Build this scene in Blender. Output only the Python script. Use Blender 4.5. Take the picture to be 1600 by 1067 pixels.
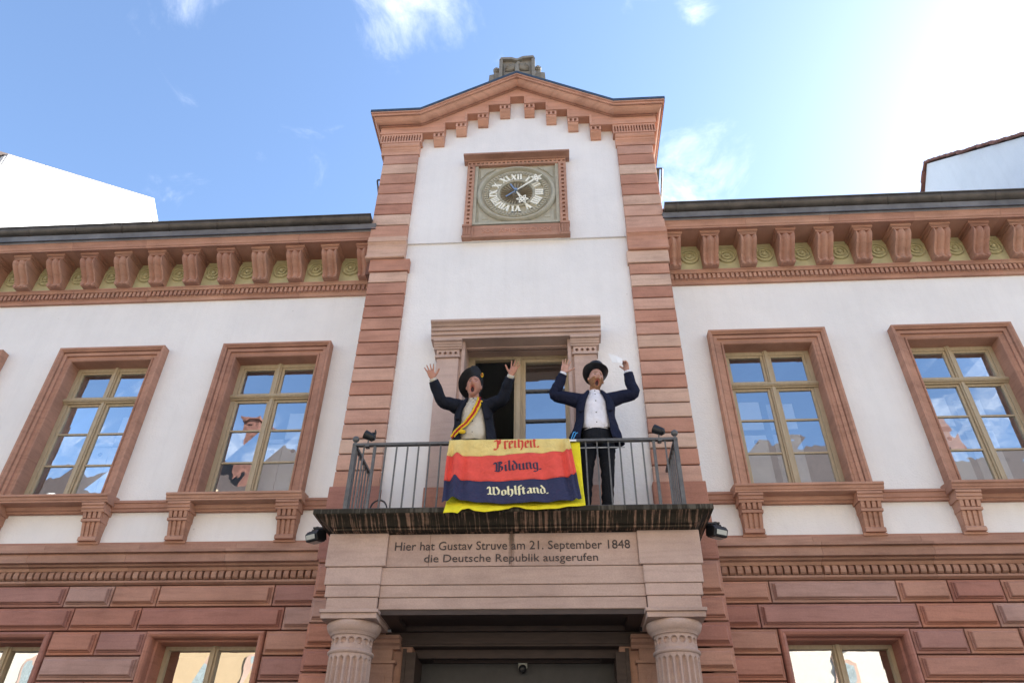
import bpy, bmesh, math, random
from mathutils import Vector, Matrix
from math import sin, cos, pi, radians
for o in list(bpy.data.objects): bpy.data.objects.remove(o)
S = bpy.context.scene
COL = S.collection
random.seed(7)

# ------------------------------------------------------------------ camera
cam_d = bpy.data.cameras.new('camera'); cam = bpy.data.objects.new('camera', cam_d); COL.objects.link(cam); S.camera = cam
cam_d.sensor_width = 36; cam_d.lens = 36*1111.4/1600; cam_d.clip_end = 600; cam_d.clip_start = .05
th, yaw, roll = radians(36.22), radians(-4.128), radians(.871)
fw = Vector((sin(yaw)*cos(th), cos(yaw)*cos(th), sin(th))); rt = Vector((cos(yaw), -sin(yaw), 0)); up = rt.cross(fw)
rt, up = rt*cos(roll)+up*sin(roll), up*cos(roll)-rt*sin(roll)
m = Matrix((rt, up, -fw)).transposed().to_4x4(); m.translation = (.46, -8, 1.6); cam.matrix_world = m

# ------------------------------------------------------------------ sky, sun, exposure
SUN_AZ, SUN_EL = radians(58), radians(36)          # azimuth from +y (away from the camera) towards +x
W = bpy.data.worlds.new('World'); S.world = W; W.use_nodes = True
nt = W.node_tree; N = nt.nodes; L = nt.links; N.clear()
def wn(t, **k):
    n = N.new(t)
    for a, b in k.items(): setattr(n, a, b)
    return n
def wmath(op, a, b=None, c=None):
    n = wn('ShaderNodeMath', operation=op)
    for i, v in enumerate((a, b, c)):
        if v is None: continue
        if isinstance(v, (int, float)): n.inputs[i].default_value = v
        else: L.new(v, n.inputs[i])
    return n.outputs[0]
sky = wn('ShaderNodeTexSky', sky_type='NISHITA', sun_disc=False)
sky.sun_elevation = SUN_EL; sky.sun_rotation = SUN_AZ; sky.air_density = 1.0; sky.dust_density = .5; sky.ozone_density = 2.2; sky.altitude = 250
tc = wn('ShaderNodeTexCoord'); sep = wn('ShaderNodeSeparateXYZ'); L.new(tc.outputs['Generated'], sep.inputs[0])
zc = wmath('ADD', wmath('MAXIMUM', sep.outputs[2], 0.0), .12)
cmb = wn('ShaderNodeCombineXYZ'); L.new(wmath('DIVIDE', sep.outputs[0], zc), cmb.inputs[0]); L.new(wmath('DIVIDE', sep.outputs[1], zc), cmb.inputs[1])
def wnoise(scale, detail, rough, dist, off):
    mp = wn('ShaderNodeMapping'); mp.inputs['Location'].default_value = off; L.new(cmb.outputs[0], mp.inputs[0])
    n = wn('ShaderNodeTexNoise'); n.inputs['Scale'].default_value = scale; n.inputs['Detail'].default_value = detail
    n.inputs['Roughness'].default_value = rough; n.inputs['Distortion'].default_value = dist; L.new(mp.outputs[0], n.inputs[0]); return n.outputs[0]
big = wnoise(.9, 3, .5, .2, (11.7, 5.9, 0)); fine = wnoise(6.5, 9, .64, .5, (1.7, 4.1, 0))
dens = wmath('ADD', wmath('MULTIPLY', big, 1.15), wmath('MULTIPLY', fine, .55))
def blob(dx, dy, r, amp):                                 # a thin cloud patch at a point of the cloud sheet
    v = wn('ShaderNodeVectorMath', operation='DISTANCE'); L.new(cmb.outputs[0], v.inputs[0]); v.inputs[1].default_value = (dx, dy, 0)
    q = wn('ShaderNodeMapRange'); q.interpolation_type = 'SMOOTHSTEP'; L.new(v.outputs['Value'], q.inputs[0]); q.inputs[1].default_value = r; q.inputs[2].default_value = 0; q.inputs[3].default_value = 0; q.inputs[4].default_value = amp; return q.outputs[0]
for bb in ((-.215, .515, .085, .10), (-.18, .455, .08, .07), (.19, .505, .05, .2), (.25, .48, .11, .2), (.11, .465, .09, .18)): dens = wmath('ADD', dens, blob(*bb))
cr = wn('ShaderNodeMapRange'); cr.interpolation_type = 'SMOOTHSTEP'; L.new(dens, cr.inputs[0])
cr.inputs[1].default_value = .92; cr.inputs[2].default_value = 1.22
fade = wn('ShaderNodeMapRange'); L.new(sep.outputs[2], fade.inputs[0]); fade.inputs[1].default_value = .02; fade.inputs[2].default_value = .2
cf = wmath('MULTIPLY', cr.outputs[0], wmath('MULTIPLY', fade.outputs[0], .85))
lum = wn('ShaderNodeRGBToBW'); L.new(sky.outputs[0], lum.inputs[0])
ccol = wn('ShaderNodeMix', data_type='RGBA', blend_type='MULTIPLY'); ccol.inputs[0].default_value = 1
cv = wmath('ADD', wmath('MULTIPLY', lum.outputs[0], .9), 6)
cc = wn('ShaderNodeCombineXYZ'); L.new(cv, cc.inputs[0]); L.new(wmath('MULTIPLY', cv, 1.0), cc.inputs[1]); L.new(wmath('MULTIPLY', cv, 1.02), cc.inputs[2])
mix = wn('ShaderNodeMix', data_type='RGBA'); L.new(cf, mix.inputs[0]); L.new(sky.outputs[0], mix.inputs[6]); L.new(cc.outputs[0], mix.inputs[7])
bg = wn('ShaderNodeBackground'); bg.inputs[1].default_value = .086; L.new(mix.outputs[2], bg.inputs[0])
wo = wn('ShaderNodeOutputWorld'); L.new(bg.outputs[0], wo.inputs[0])
sd = bpy.data.lights.new('sun', 'SUN'); sun = bpy.data.objects.new('sun', sd); COL.objects.link(sun)
sd.energy = 5.0; sd.angle = radians(.53); sd.color = (1, .965, .91)
sdir = Vector((sin(SUN_AZ)*cos(SUN_EL), cos(SUN_AZ)*cos(SUN_EL), sin(SUN_EL)))
sun.rotation_euler = sdir.to_track_quat('Z', 'Y').to_euler()
vs = S.view_settings; vs.view_transform = 'Standard'; vs.look = 'None'; vs.gamma = 1; vs.exposure = 2.15

# ------------------------------------------------------------------ materials
def new_mat(name):
    mt = bpy.data.materials.new(name); mt.use_nodes = True
    t = mt.node_tree; b = t.nodes['Principled BSDF']; return mt, t, b
def nd(t, typ, ins=None, **k):
    n = t.nodes.new(typ)
    for a, v in k.items(): setattr(n, a, v)
    for a, v in (ins or {}).items():
        if hasattr(v, 'is_linked') or isinstance(v, bpy.types.NodeSocket): t.links.new(v, n.inputs[a])
        else: n.inputs[a].default_value = v
    return n
def ramp(t, fac, stops, interp='LINEAR'):
    r = nd(t, 'ShaderNodeValToRGB', {0: fac}); e = r.color_ramp.elements; r.color_ramp.interpolation = interp
    while len(e) < len(stops): e.new(.5)
    for i, (p, c) in enumerate(stops): e[i].position = p; e[i].color = (*c, 1) if len(c) == 3 else c
    return r.outputs[0]
def coords(t, scale=(1, 1, 1), rnd=True):
    tcn = nd(t, 'ShaderNodeTexCoord'); oi = nd(t, 'ShaderNodeObjectInfo')
    off = nd(t, 'ShaderNodeVectorMath', {0: tcn.outputs['Object'], 1: (0, 0, 0)}, operation='ADD')
    if rnd:
        sc = nd(t, 'ShaderNodeMath', {0: oi.outputs['Random'], 1: 53.0}, operation='MULTIPLY')
        t.links.new(sc.outputs[0], off.inputs[1])
    mp = nd(t, 'ShaderNodeMapping', {0: off.outputs[0], 'Scale': scale}); return mp.outputs[0], oi.outputs['Random']
def mixc(t, f, a, b, blend='MIX'):
    n = nd(t, 'ShaderNodeMix', {0: f}, data_type='RGBA', blend_type=blend)
    for i, v in ((6, a), (7, b)):
        if isinstance(v, bpy.types.NodeSocket): t.links.new(v, n.inputs[i])
        else: n.inputs[i].default_value = (*v, 1)
    return n.outputs[2]
def stone(name, tones, streak=.24, rough=.88, bump=.25, blotch=.35, soot=0.0, vary=1.0):
    mt, t, b = new_mat(name)
    v, rnd = coords(t)
    n = len(tones); base = ramp(t, rnd, [((i+.0)/n, c) for i, c in enumerate(tones)], 'CONSTANT')
    vs_, _ = coords(t, (.9, .9, 9))
    st = nd(t, 'ShaderNodeTexNoise', {0: vs_, 'Scale': 2.2, 'Detail': 6, 'Roughness': .6, 'Distortion': .6}).outputs[0]
    stc = ramp(t, st, [(.30, (.66, .62, .60)), (.5, (1, 1, 1)), (.72, (1.16, 1.12, 1.1))])
    c = mixc(t, streak*2 if streak < .5 else 1, base, stc, 'MULTIPLY')
    bl = nd(t, 'ShaderNodeTexNoise', {0: v, 'Scale': 1.7, 'Detail': 5, 'Roughness': .6}).outputs[0]
    blc = ramp(t, bl, [(.33, (.72, .70, .70)), (.55, (1, 1, 1)), (.75, (1.18, 1.2, 1.22))])
    c = mixc(t, blotch*2 if blotch < .5 else 1, c, blc, 'MULTIPLY')
    fn = nd(t, 'ShaderNodeTexNoise', {0: v, 'Scale': 70, 'Detail': 3, 'Roughness': .7}).outputs[0]
    c = mixc(t, .35, c, ramp(t, fn, [(.3, (.75, .75, .75)), (.7, (1.2, 1.2, 1.2))]), 'MULTIPLY')
    if soot:
        vd, _ = coords(t, (3.4, .12, .12))
        s1 = nd(t, 'ShaderNodeTexNoise', {0: vd, 'Scale': 9, 'Detail': 4, 'Roughness': .7}).outputs[0]
        s2 = nd(t, 'ShaderNodeTexNoise', {0: v, 'Scale': 3.1, 'Detail': 6, 'Roughness': .75}).outputs[0]
        ad = nd(t, 'ShaderNodeMath', {0: nd(t, 'ShaderNodeMath', {0: s1, 1: 1.45}, operation='MULTIPLY').outputs[0], 1: nd(t, 'ShaderNodeMath', {0: s2, 1: .55}, operation='MULTIPLY').outputs[0]}, operation='ADD').outputs[0]
        c = mixc(t, ramp(t, ad, [(1.12-soot*.3, (0, 0, 0)), (1.3-soot*.3, (1, 1, 1))]), c, (.035, .03, .022))
    t.links.new(c, b.inputs['Base Color']); b.inputs['Roughness'].default_value = rough; b.inputs['Specular IOR Level'].default_value = .25
    f2 = nd(t, 'ShaderNodeTexNoise', {0: v, 'Scale': 28, 'Detail': 6, 'Roughness': .65}).outputs[0]
    t.links.new(nd(t, 'ShaderNodeBump', {'Strength': bump, 'Distance': .012, 'Height': f2}).outputs[0], b.inputs['Normal'])
    return mt
def stain(mt):                                            # mossy run-off streak down the middle joint
    t = mt.node_tree; b = t.nodes['Principled BSDF']; src = b.inputs['Base Color'].links[0].from_socket
    tcn = nd(t, 'ShaderNodeTexCoord').outputs['Object']; sx = nd(t, 'ShaderNodeSeparateXYZ', {0: tcn})
    mp = nd(t, 'ShaderNodeMapping', {0: tcn, 'Scale': (30, 1, 9)}).outputs[0]; n = nd(t, 'ShaderNodeTexNoise', {0: mp, 'Scale': 1, 'Detail': 5, 'Roughness': .7}).outputs[0]
    ab = nd(t, 'ShaderNodeMath', {0: sx.outputs[0]}, operation='ABSOLUTE').outputs[0]
    e = nd(t, 'ShaderNodeMath', {0: ab, 1: nd(t, 'ShaderNodeMath', {0: n, 1: .075}, operation='MULTIPLY').outputs[0]}, operation='SUBTRACT').outputs[0]
    f = nd(t, 'ShaderNodeMapRange', {0: e, 1: -.022, 2: -.004, 3: .8, 4: 0}).outputs[0]
    up_ = nd(t, 'ShaderNodeMapRange', {0: sx.outputs[2], 1: 3.9, 2: 4.15, 3: .25, 4: 1}).outputs[0]
    f = nd(t, 'ShaderNodeMath', {0: f, 1: up_}, operation='MULTIPLY').outputs[0]
    t.links.new(mixc(t, f, src, (.07, .05, .035)), b.inputs['Base Color']); return mt
def plain(name, col, rough=.6, metal=0, noise=.12, nscale=12, bump=0, spec=.4, nstretch=(1, 1, 1)):
    mt, t, b = new_mat(name); v, _ = coords(t, nstretch)
    n = nd(t, 'ShaderNodeTexNoise', {0: v, 'Scale': nscale, 'Detail': 5, 'Roughness': .6}).outputs[0]
    c = mixc(t, 1, col, ramp(t, n, [(.3, (1-noise,)*3), (.7, (1+noise,)*3)]), 'MULTIPLY')
    t.links.new(c, b.inputs['Base Color']); b.inputs['Roughness'].default_value = rough; b.inputs['Metallic'].default_value = metal
    b.inputs['Specular IOR Level'].default_value = spec
    if bump: t.links.new(nd(t, 'ShaderNodeBump', {'Strength': bump, 'Distance': .01, 'Height': n}).outputs[0], b.inputs['Normal'])
    return mt
def plaster(name, col):
    mt, t, b = new_mat(name); v, _ = coords(t, rnd=False)
    n1 = nd(t, 'ShaderNodeTexNoise', {0: v, 'Scale': .8, 'Detail': 6, 'Roughness': .65}).outputs[0]
    vz, _ = coords(t, (5, 5, .35), rnd=False)
    n2 = nd(t, 'ShaderNodeTexNoise', {0: vz, 'Scale': 1.4, 'Detail': 5, 'Roughness': .7}).outputs[0]
    c = mixc(t, .5, col, ramp(t, n1, [(.3, (.86, .86, .87)), (.6, (1.04, 1.04, 1.04))]), 'MULTIPLY')
    c = mixc(t, .18, c, ramp(t, n2, [(.25, (.80, .79, .78)), (.55, (1.03, 1.03, 1.03))]), 'MULTIPLY')
    vo = nd(t, 'ShaderNodeTexVoronoi', {0: v, 'Scale': 2.3, 'Randomness': 1}); 
    c = mixc(t, ramp(t, vo.outputs['Distance'], [(.014, (.35, .35, .35)), (.03, (0, 0, 0))]), c, (.3, .26, .22))
    t.links.new(c, b.inputs['Base Color']); b.inputs['Roughness'].default_value = .93; b.inputs['Specular IOR Level'].default_value = .15
    f = nd(t, 'ShaderNodeTexNoise', {0: v, 'Scale': 48, 'Detail': 4, 'Roughness': .6}).outputs[0]
    f2 = nd(t, 'ShaderNodeTexNoise', {0: v, 'Scale': 9, 'Detail': 3}).outputs[0]
    hh = nd(t, 'ShaderNodeMath', {0: f, 1: f2}, operation='ADD').outputs[0]
    t.links.new(nd(t, 'ShaderNodeBump', {'Strength': .55, 'Distance': .012, 'Height': hh}).outputs[0], b.inputs['Normal'])
    return mt
def glass(name, refl=.5, tint=(.86, .93, 1.0), wav=.06):
    mt, t, b = new_mat(name); t.nodes.remove(b); out = t.nodes['Material Output']
    v, _ = coords(t)
    n = nd(t, 'ShaderNodeTexNoise', {0: v, 'Scale': 2.4, 'Detail': 2}).outputs[0]
    bp = nd(t, 'ShaderNodeBump', {'Strength': wav, 'Distance': .08, 'Height': n}).outputs[0]
    g = nd(t, 'ShaderNodeBsdfGlossy', {'Color': (*tint, 1), 'Roughness': .012, 'Normal': bp}); tr = nd(t, 'ShaderNodeBsdfTransparent', {'Color': (.80, .86, .88, 1)})
    fr = nd(t, 'ShaderNodeLayerWeight', {'Blend': .25}); f = nd(t, 'ShaderNodeMath', {0: fr.outputs['Fresnel'], 1: refl}, operation='ADD', use_clamp=True).outputs[0]
    t.links.new(nd(t, 'ShaderNodeMixShader', {0: f, 1: tr.outputs[0], 2: g.outputs[0]}).outputs[0], out.inputs[0]); return mt
MT = dict(
 block=stone('sandstone_block', [(0.484,0.244,0.171),(0.572,0.343,0.257),(0.517,0.276,0.195),(0.616,0.426,0.328),(0.462,0.229,0.162),(0.550,0.312,0.233),(0.594,0.390,0.294),(0.501,0.260,0.185)]),
 gfblock=stone('sandstone_ground_floor', [(0.407,0.192,0.147),(0.440,0.224,0.166),(0.462,0.218,0.152),(0.396,0.208,0.171),(0.473,0.255,0.185),(0.418,0.198,0.142),(0.451,0.281,0.233)], blotch=.3),
 trim=stone('sandstone_trim', [(0.462,0.255,0.180),(0.495,0.286,0.204),(0.440,0.239,0.171),(0.484,0.270,0.190)], streak=.25),
 trimdark=stone('sandstone_trim_weathered_and_shade', [(0.407,0.234,0.166),(0.440,0.260,0.190),(0.396,0.224,0.162)], streak=.25, blotch=.4),
 pale=stone('sandstone_pale', [(.52,.375,.315),(.54,.395,.335),(.50,.36,.30)], streak=.14, blotch=.3),
 gable=stone('sandstone_gable', [(0.583,0.312,0.218),(0.605,0.343,0.247)], streak=.3, blotch=.25),
 joint=stone('sandstone_joint', [(.20,.105,.08)]),
 slab=stone('sandstone_mossy', [(.36,.225,.16)], soot=1.0, blotch=.45),
 slabtop=stone('sandstone_slab_edge', [(.10,.088,.068)], soot=.85, blotch=.45),
 plaster=plaster('white_render', (.83, .805, .78)),
 plaster2=plaster('neighbour_render', (.80, .81, .82)),
 olive=plain('olive_paint', (.47, .43, .24), .6, noise=.12, nscale=6),
 clockc=plain('clock_centre_bronze', (.22, .185, .13), .6, noise=.15, bump=.1), clockp=plain('clock_olive_stone', (.41, .38, .29), .7, noise=.12, bump=.1),
 wood=plain('window_paint', (.44, .355, .235), .5, noise=.1, nscale=8, nstretch=(4, 4, 1)),
 glass=glass('window_glass', .45, wav=.03), glassg=glass('ground_floor_glass', .5, (1, .97, .9), .035),
 gutter=plain('gutter_metal', (.085, .075, .066), .42, .55, noise=.35, nscale=4),
 flash=plain('flashing_metal', (.15, .15, .155), .4, .6, noise=.3, nscale=3),
 lead=plain('roof_edge_metal', (.09, .11, .13), .4, .6, noise=.2),
 roof=plain('roof_tiles', (.06, .042, .036), .85, noise=.6, nscale=5, nstretch=(1.5, 1.5, 4), bump=.4),
 redtile=plain('verge_tiles', (.20, .085, .06), .8, noise=.5, nscale=7),
 iron=plain('railing_iron', (.125, .125, .125), .5, .2, noise=.25, nscale=20),
 black=plain('black_housing', (.018, .019, .021), .4, noise=.3),
 lens=plain('lamp_lens', (.50, .50, .44), .2, noise=.1),
 gold=plain('gilded_paint', (.88, .85, .72), .4, 0, noise=.06),
 steel=plain('hand_steel', (.30, .38, .50), .35, .5),
 darkpaint=plain('lettering_dark', (.075, .06, .058), .8, noise=.4, nscale=30),
 acro=stone('grey_weathered_stone', [(.25, .225, .185)], soot=.35),
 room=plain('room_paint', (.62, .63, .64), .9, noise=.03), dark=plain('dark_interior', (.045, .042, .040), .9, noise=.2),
 shadewood=plain('dark_wood_with_shade', (.055, .036, .030), .6, noise=.25, nscale=5, nstretch=(1, 6, 6)), greydoor=plain('grey_door_paint', (.055, .052, .05), .6), panelw=plain('white_board', (.85, .87, .9), .5, noise=.02),  # dark wood tone is deepened to hold the shade under the portico
 vergep=plain('verge_stone', (.46, .45, .43), .8, noise=.12, nscale=3), lampgrey=plain('grey_lamp_body', (.42, .43, .45), .4),
)
MT['palest'] = stain(stone('sandstone_stained', [(.52,.375,.315)], streak=.14, blotch=.35))
# ------------------------------------------------------------------ mesh helpers
class MB:
    def __init__(s): s.v = []; s.f = []; s.m = []
    def add(s, v, f, mi=0):
        o = len(s.v); s.v += [tuple(p) for p in v]; s.f += [[i+o for i in q] for q in f]; s.m += [mi]*len(f); return s
    def box(s, x0, x1, y0, y1, z0, z1, mi=0):
        return s.add([(x, y, z) for z in (z0, z1) for y in (y0, y1) for x in (x0, x1)],
              [(0,2,3,1),(4,5,7,6),(0,1,5,4),(2,6,7,3),(0,4,6,2),(1,3,7,5)], mi)
    def prism(s, prof, x0, x1, mi=0):                     # prof: (y,z) polygon swept along x
        n = len(prof); v = [(x0, y, z) for y, z in prof]+[(x1, y, z) for y, z in prof]
        f = [(i, (i+1) % n, n+(i+1) % n, n+i) for i in range(n)]+[list(range(n))[::-1], list(range(n, 2*n))]
        return s.add(v, f, mi)
    def prismy(s, poly, y0, y1, mi=0):                    # poly: (x,z) polygon swept along y
        n = len(poly); v = [(x, y0, z) for x, z in poly]+[(x, y1, z) for x, z in poly]
        f = [(i, (i+1) % n, n+(i+1) % n, n+i) for i in range(n)]+[list(range(n))[::-1], list(range(n, 2*n))]
        return s.add(v, f, mi)
    def grid(s, rows, closed=False, mi=0, cap=False):     # rows of equal length point lists
        o = len(s.v); n = len(rows[0])
        for r in rows: s.v += [tuple(p) for p in r]
        for i in range(len(rows)-1):
            for j in range(n if closed else n-1):
                a, b = o+i*n+j, o+i*n+(j+1) % n; s.f.append([a, b, b+n, a+n]); s.m.append(mi)
        if cap:
            s.f.append([o+j for j in range(n)][::-1]); s.f.append([o+(len(rows)-1)*n+j for j in range(n)]); s.m += [mi, mi]
        return s
    def cyl(s, p, q, r0, r1=None, n=12, mi=0, cap=True):
        p, q = Vector(p), Vector(q); r1 = r0 if r1 is None else r1; d = (q-p).normalized()
        a = d.orthogonal().normalized(); b = d.cross(a)
        return s.grid([[c+a*r*cos(t*2*pi/n)+b*r*sin(t*2*pi/n) for t in range(n)] for c, r in ((p, r0), (q, r1))], True, mi, cap)
    def lathe(s, prof, c, n=32, axis='z', mi=0, fn=None):  # prof: (r,h)
        rows = []
        for r, h in prof:
            row = []
            for t in range(n):
                a = t*2*pi/n; rr = fn(r, h, a) if fn else r
                if axis == 'z': row.append((c[0]+rr*cos(a), c[1]+rr*sin(a), c[2]+h))
                else: row.append((c[0]+rr*cos(a), c[1]+h, c[2]+rr*sin(a)))
            rows.append(row)
        return s.grid(rows, True, mi, True)
    def sphere(s, c, r, n=12, mi=0, sc=(1, 1, 1)):
        rows = [[(c[0]+sc[0]*r*sin(pi*(i+.02)/(n+.04))*cos(2*pi*j/(2*n)), c[1]+sc[1]*r*sin(pi*(i+.02)/(n+.04))*sin(2*pi*j/(2*n)), c[2]+sc[2]*r*cos(pi*(i+.02)/(n+.04))) for j in range(2*n)] for i in range(n+1)]
        return s.grid(rows, True, mi, True)
    def mesh(s, name, mats, bev=0, smooth=False, angle=None):
        me = bpy.data.meshes.new(name); me.from_pydata(s.v, [], s.f)
        for q in (mats if isinstance(mats, (list, tuple)) else [mats]): me.materials.append(MT[q] if isinstance(q, str) else q)
        for p, i in zip(me.polygons, s.m): p.material_index = i
        bm = bmesh.new(); bm.from_mesh(me); bmesh.ops.recalc_face_normals(bm, faces=bm.faces)
        if bev: bmesh.ops.bevel(bm, geom=bm.edges[:], offset=bev, segments=1, affect='EDGES', profile=.5)
        for f in bm.faces: f.smooth = smooth
        if angle is not None:
            for e in bm.edges: e.smooth = len(e.link_faces) == 2 and e.calc_face_angle(0) < radians(angle)
        bm.to_mesh(me); bm.free(); return me
    def build(s, name, mats, parent=None, bev=0, smooth=False, angle=None, loc=None):
        return put(name, s.mesh(name, mats, bev, smooth, angle), parent, loc)
def put(name, me, parent=None, loc=None, rot=None):
    o = bpy.data.objects.new(name, me); COL.objects.link(o)
    if parent is not None: o.parent = parent
    if loc is not None: o.location = loc
    if rot is not None: o.rotation_euler = rot
    return o
def thing(name, label, cat, loc=(0, 0, 0), group=None):
    o = put(name, None, None, loc); o.empty_display_size = .2; o['label'] = label; o['category'] = cat
    if group: o['group'] = group
    return o
def tag(o, label, cat, group=None):
    o['label'] = label; o['category'] = cat
    if group: o['group'] = group
    return o
def struct(o): o['kind'] = 'structure'; return o
def stuff(o): o['kind'] = 'stuff'; return o
_cache = {}
def blockmesh(w, d, h, mat, bev=.006):
    k = (round(w, 3), round(d, 3), round(h, 3), mat)
    if k not in _cache: _cache[k] = MB().box(-w/2, w/2, 0, d, -h/2, h/2).mesh('stone_block', mat, bev)
    return _cache[k]
def block(parent, x0, x1, y, z0, z1, mat='block', d=.2, gap=.009, name='stone_block'):
    return put(name, blockmesh(x1-x0-gap*0, d, z1-z0-2*gap, mat), parent, ((x0+x1)/2, y, (z0+z1)/2))
def rustic(parent, x0, x1, y, z0, z1, mat='gfblock', gap=.007, d=.08):
    w, h = x1-x0-gap*1.6, z1-z0-gap*1.6; k = ('r', round(w, 3), round(h, 3), mat)
    if k not in _cache:
        b = MB(); a, c = w/2, h/2; mg, s2, p, q = .026, .018, .012, .034
        def ring(i, yy): return [(-a+i, yy, -c+i), (a-i, yy, -c+i), (a-i, yy, c-i), (-a+i, yy, c-i)]
        b.grid([ring(0, d), ring(0, .004), ring(.004, 0), ring(mg, 0), ring(mg+.002, -.018), ring(mg+.010, -.022), ring(mg+.014, -.046), ring(mg+s2+.004, -.054)], True, 0, True)
        _cache[k] = b.mesh('stone_block', mat)
    return put('stone_block', _cache[k], parent, ((x0+x1)/2, y, (z0+z1)/2))
def textmesh(s, size, mat, extrude=.002, spacing=1.0, align='CENTER'):
    cu = bpy.data.curves.new('t', 'FONT'); cu.body = s; cu.size = size; cu.extrude = extrude; cu.align_x = align; cu.space_character = spacing; cu.resolution_u = 3
    o = bpy.data.objects.new('t', cu); COL.objects.link(o); bpy.context.view_layer.update()
    me = bpy.data.meshes.new_from_object(o.evaluated_get(bpy.context.evaluated_depsgraph_get())); bpy.data.objects.remove(o); bpy.data.curves.remove(cu)
    me.materials.clear(); me.materials.append(MT[mat]); return me
def fit_text(s, x0, x1, z, h, y, mat, parent, name, bold=0):
    me = textmesh(s, 1, mat, .004)
    xs = [v.co.x for v in me.vertices]; k = (x1-x0)/(max(xs)-min(xs))
    cap = .73                                             # cap height of the built-in font at size 1
    kz = h/cap; mn = min(xs)
    for v in me.vertices: v.co = (x0+(v.co.x-mn)*k, y-v.co.z, z+v.co.y*kz)
    me.flip_normals() if False else None
    bm = bmesh.new(); bm.from_mesh(me); bmesh.ops.recalc_face_normals(bm, faces=bm.faces); bm.to_mesh(me); bm.free()
    return put(name, me, parent)
# ------------------------------------------------------------------ ground and square
gm, gt, gb = new_mat('square_paving'); gv, _ = coords(gt, rnd=False)
br = nd(gt, 'ShaderNodeTexBrick', {0: gv, 'Color1': (.10, .097, .092, 1), 'Color2': (.125, .12, .115, 1), 'Mortar': (.05, .048, .045, 1), 'Scale': 3.2, 'Mortar Size': .012})
gt.links.new(br.outputs[0], gb.inputs['Base Color']); gb.inputs['Roughness'].default_value = .85
struct(MB().add([(-250, -250, 0), (250, -250, 0), (250, 250, 0), (-250, 250, 0)], [(0, 1, 2, 3)]).build('square_paving', gm))

# ------------------------------------------------------------------ town hall
TH = thing('town_hall', 'old town hall of white render and red sandstone with clock gable and balcony', 'building')
G, T = -.045, -.02                                        # axes of the gable and of the balcony storey
UW = [-8.24, -5.83, -3.428, 3.34, 5.755, 8.165]           # upper windows
GW = [-8.22, -5.81, -3.40, 3.37, 5.78, 8.19]              # ground floor windows
XE = 9.2
def strips(b, x0, x1, y0, y1, z0, z1, holes):             # a wall with rectangular openings
    cuts = sorted(h for h in holes if h[0] < x1 and h[1] > x0); x = x0
    for a, c, lo, hi in cuts:
        if a > x: b.box(x, a, y0, y1, z0, z1)
        if lo > z0: b.box(max(a, x0), min(c, x1), y0, y1, z0, lo)
        if hi < z1: b.box(max(a, x0), min(c, x1), y0, y1, hi, z1)
        x = c
    if x < x1: b.box(x, x1, y0, y1, z0, z1)
for sgn in (-1, 1):
    xa, xb = (-XE, -2.0) if sgn < 0 else (1.96, XE)
    b = MB(); strips(b, xa, xb, 0, .4, 4.3, 8.5, [(c-.60, c+.60, 5.2, 7.32) for c in UW]); b.build('rendered_wall', 'plaster', TH)
    gfw = MB(); strips(gfw, xa, xb, -.05, .4, 0, 4.2, [(c-.6, c+.6, 1.2, 3.56) for c in GW]); gfw = gfw.build('ground_floor_wall', 'joint', TH)
    # ashlar courses
    for c in [w for w in GW if w*sgn > 0]:
        s = 1 if sgn > 0 else -1
        o = c-(.03 if s > 0 else -.02)
        def bl(a, e, z0, z1):
            x0, x1 = sorted((c+s*a, c+s*e))
            x0, x1 = max(x0, xa+.02), min(x1, xb-.14)
            if sgn < 0: x1 = min(x1, -2.125)
            else: x0 = max(x0, 2.10)
            if x1-x0 > .1: rustic(gfw, x0, x1, -.10, z0, z1)
        for a, e in ((-.66, .67), (.67, 1.205), (1.205, 1.75)): bl(a, e, 3.862, 4.098)
        for a, e in ((-.82, .81), (.81, 1.59)): bl(a, e, 3.608, 3.856)
        for a, e in ((.665, 1.205), (1.205, 1.745)): bl(a, e, 3.352, 3.602)
        bl(.665, 1.745, 3.104, 3.346)
        for a, e in ((.665, 1.205), (1.205, 1.745)): bl(a, e, 2.854, 3.098)
        bl(.665, 1.745, 2.604, 2.848)
        if abs(c) < 4:
            for z0, z1 in ((3.862, 4.098), (3.608, 3.856), (3.352, 3.602), (3.104, 3.346), (2.854, 3.098), (2.604, 2.848)):
                bl(-1.34, {3.862: -.66, 3.608: -.82}.get(z0, -.665), z0, z1)
# ---- string course with bead dentils
sp = [(0, 4.605), (-.045, 4.605), (-.06, 4.505), (-.22, 4.47), (-.285, 4.455), (-.285, 4.425), (-.24, 4.42), (-.24, 4.405), (-.255, 4.40), (-.255, 4.318), (-.20, 4.312), (-.19, 4.295), (-.15, 4.285), (-.14, 4.25), (-.10, 4.25), (-.10, 4.15), (-.135, 4.145), (-.135, 4.122), (-.10, 4.104), (0, 4.104)]
db = MB(); db.prism([(0, .045), (-.045, .045), (-.058, .03), (-.062, 0), (-.055, -.03), (-.035, -.045), (0, -.045)], -.029, .029); dent = db.mesh('dentil', 'trimdark')
for xa, xb in ((-XE, -2.16), (2.125, XE)):
    n = 6; b0 = None
    for i in range(n):
        x0, x1 = xa+(xb-xa)*i/n, xa+(xb-xa)*(i+1)/n
        o = MB().prism(sp, x0+.0015, x1-.0015).build('string_course', 'trimdark', TH)
        k = x0+.042
        while k < x1-.02: put('dentil', dent, o, (k, -.10, 4.2)); k += .0836
    # plain band under the windows with raised pads below the brackets
    b = MB().box(xa, xb, -.035, 0, 4.606, 4.632)
    b.build('plinth_band', 'trim', TH)
    MB().prism([(0, 5.145), (-.085, 5.145), (-.085, 5.115), (-.07, 5.11), (-.06, 5.06), (-.045, 5.05), (-.045, 5.02), (0, 5.02)], xa, xb+(.05 if xa < 0 else -.0)).build('sill_band', 'trim', TH)

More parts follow.
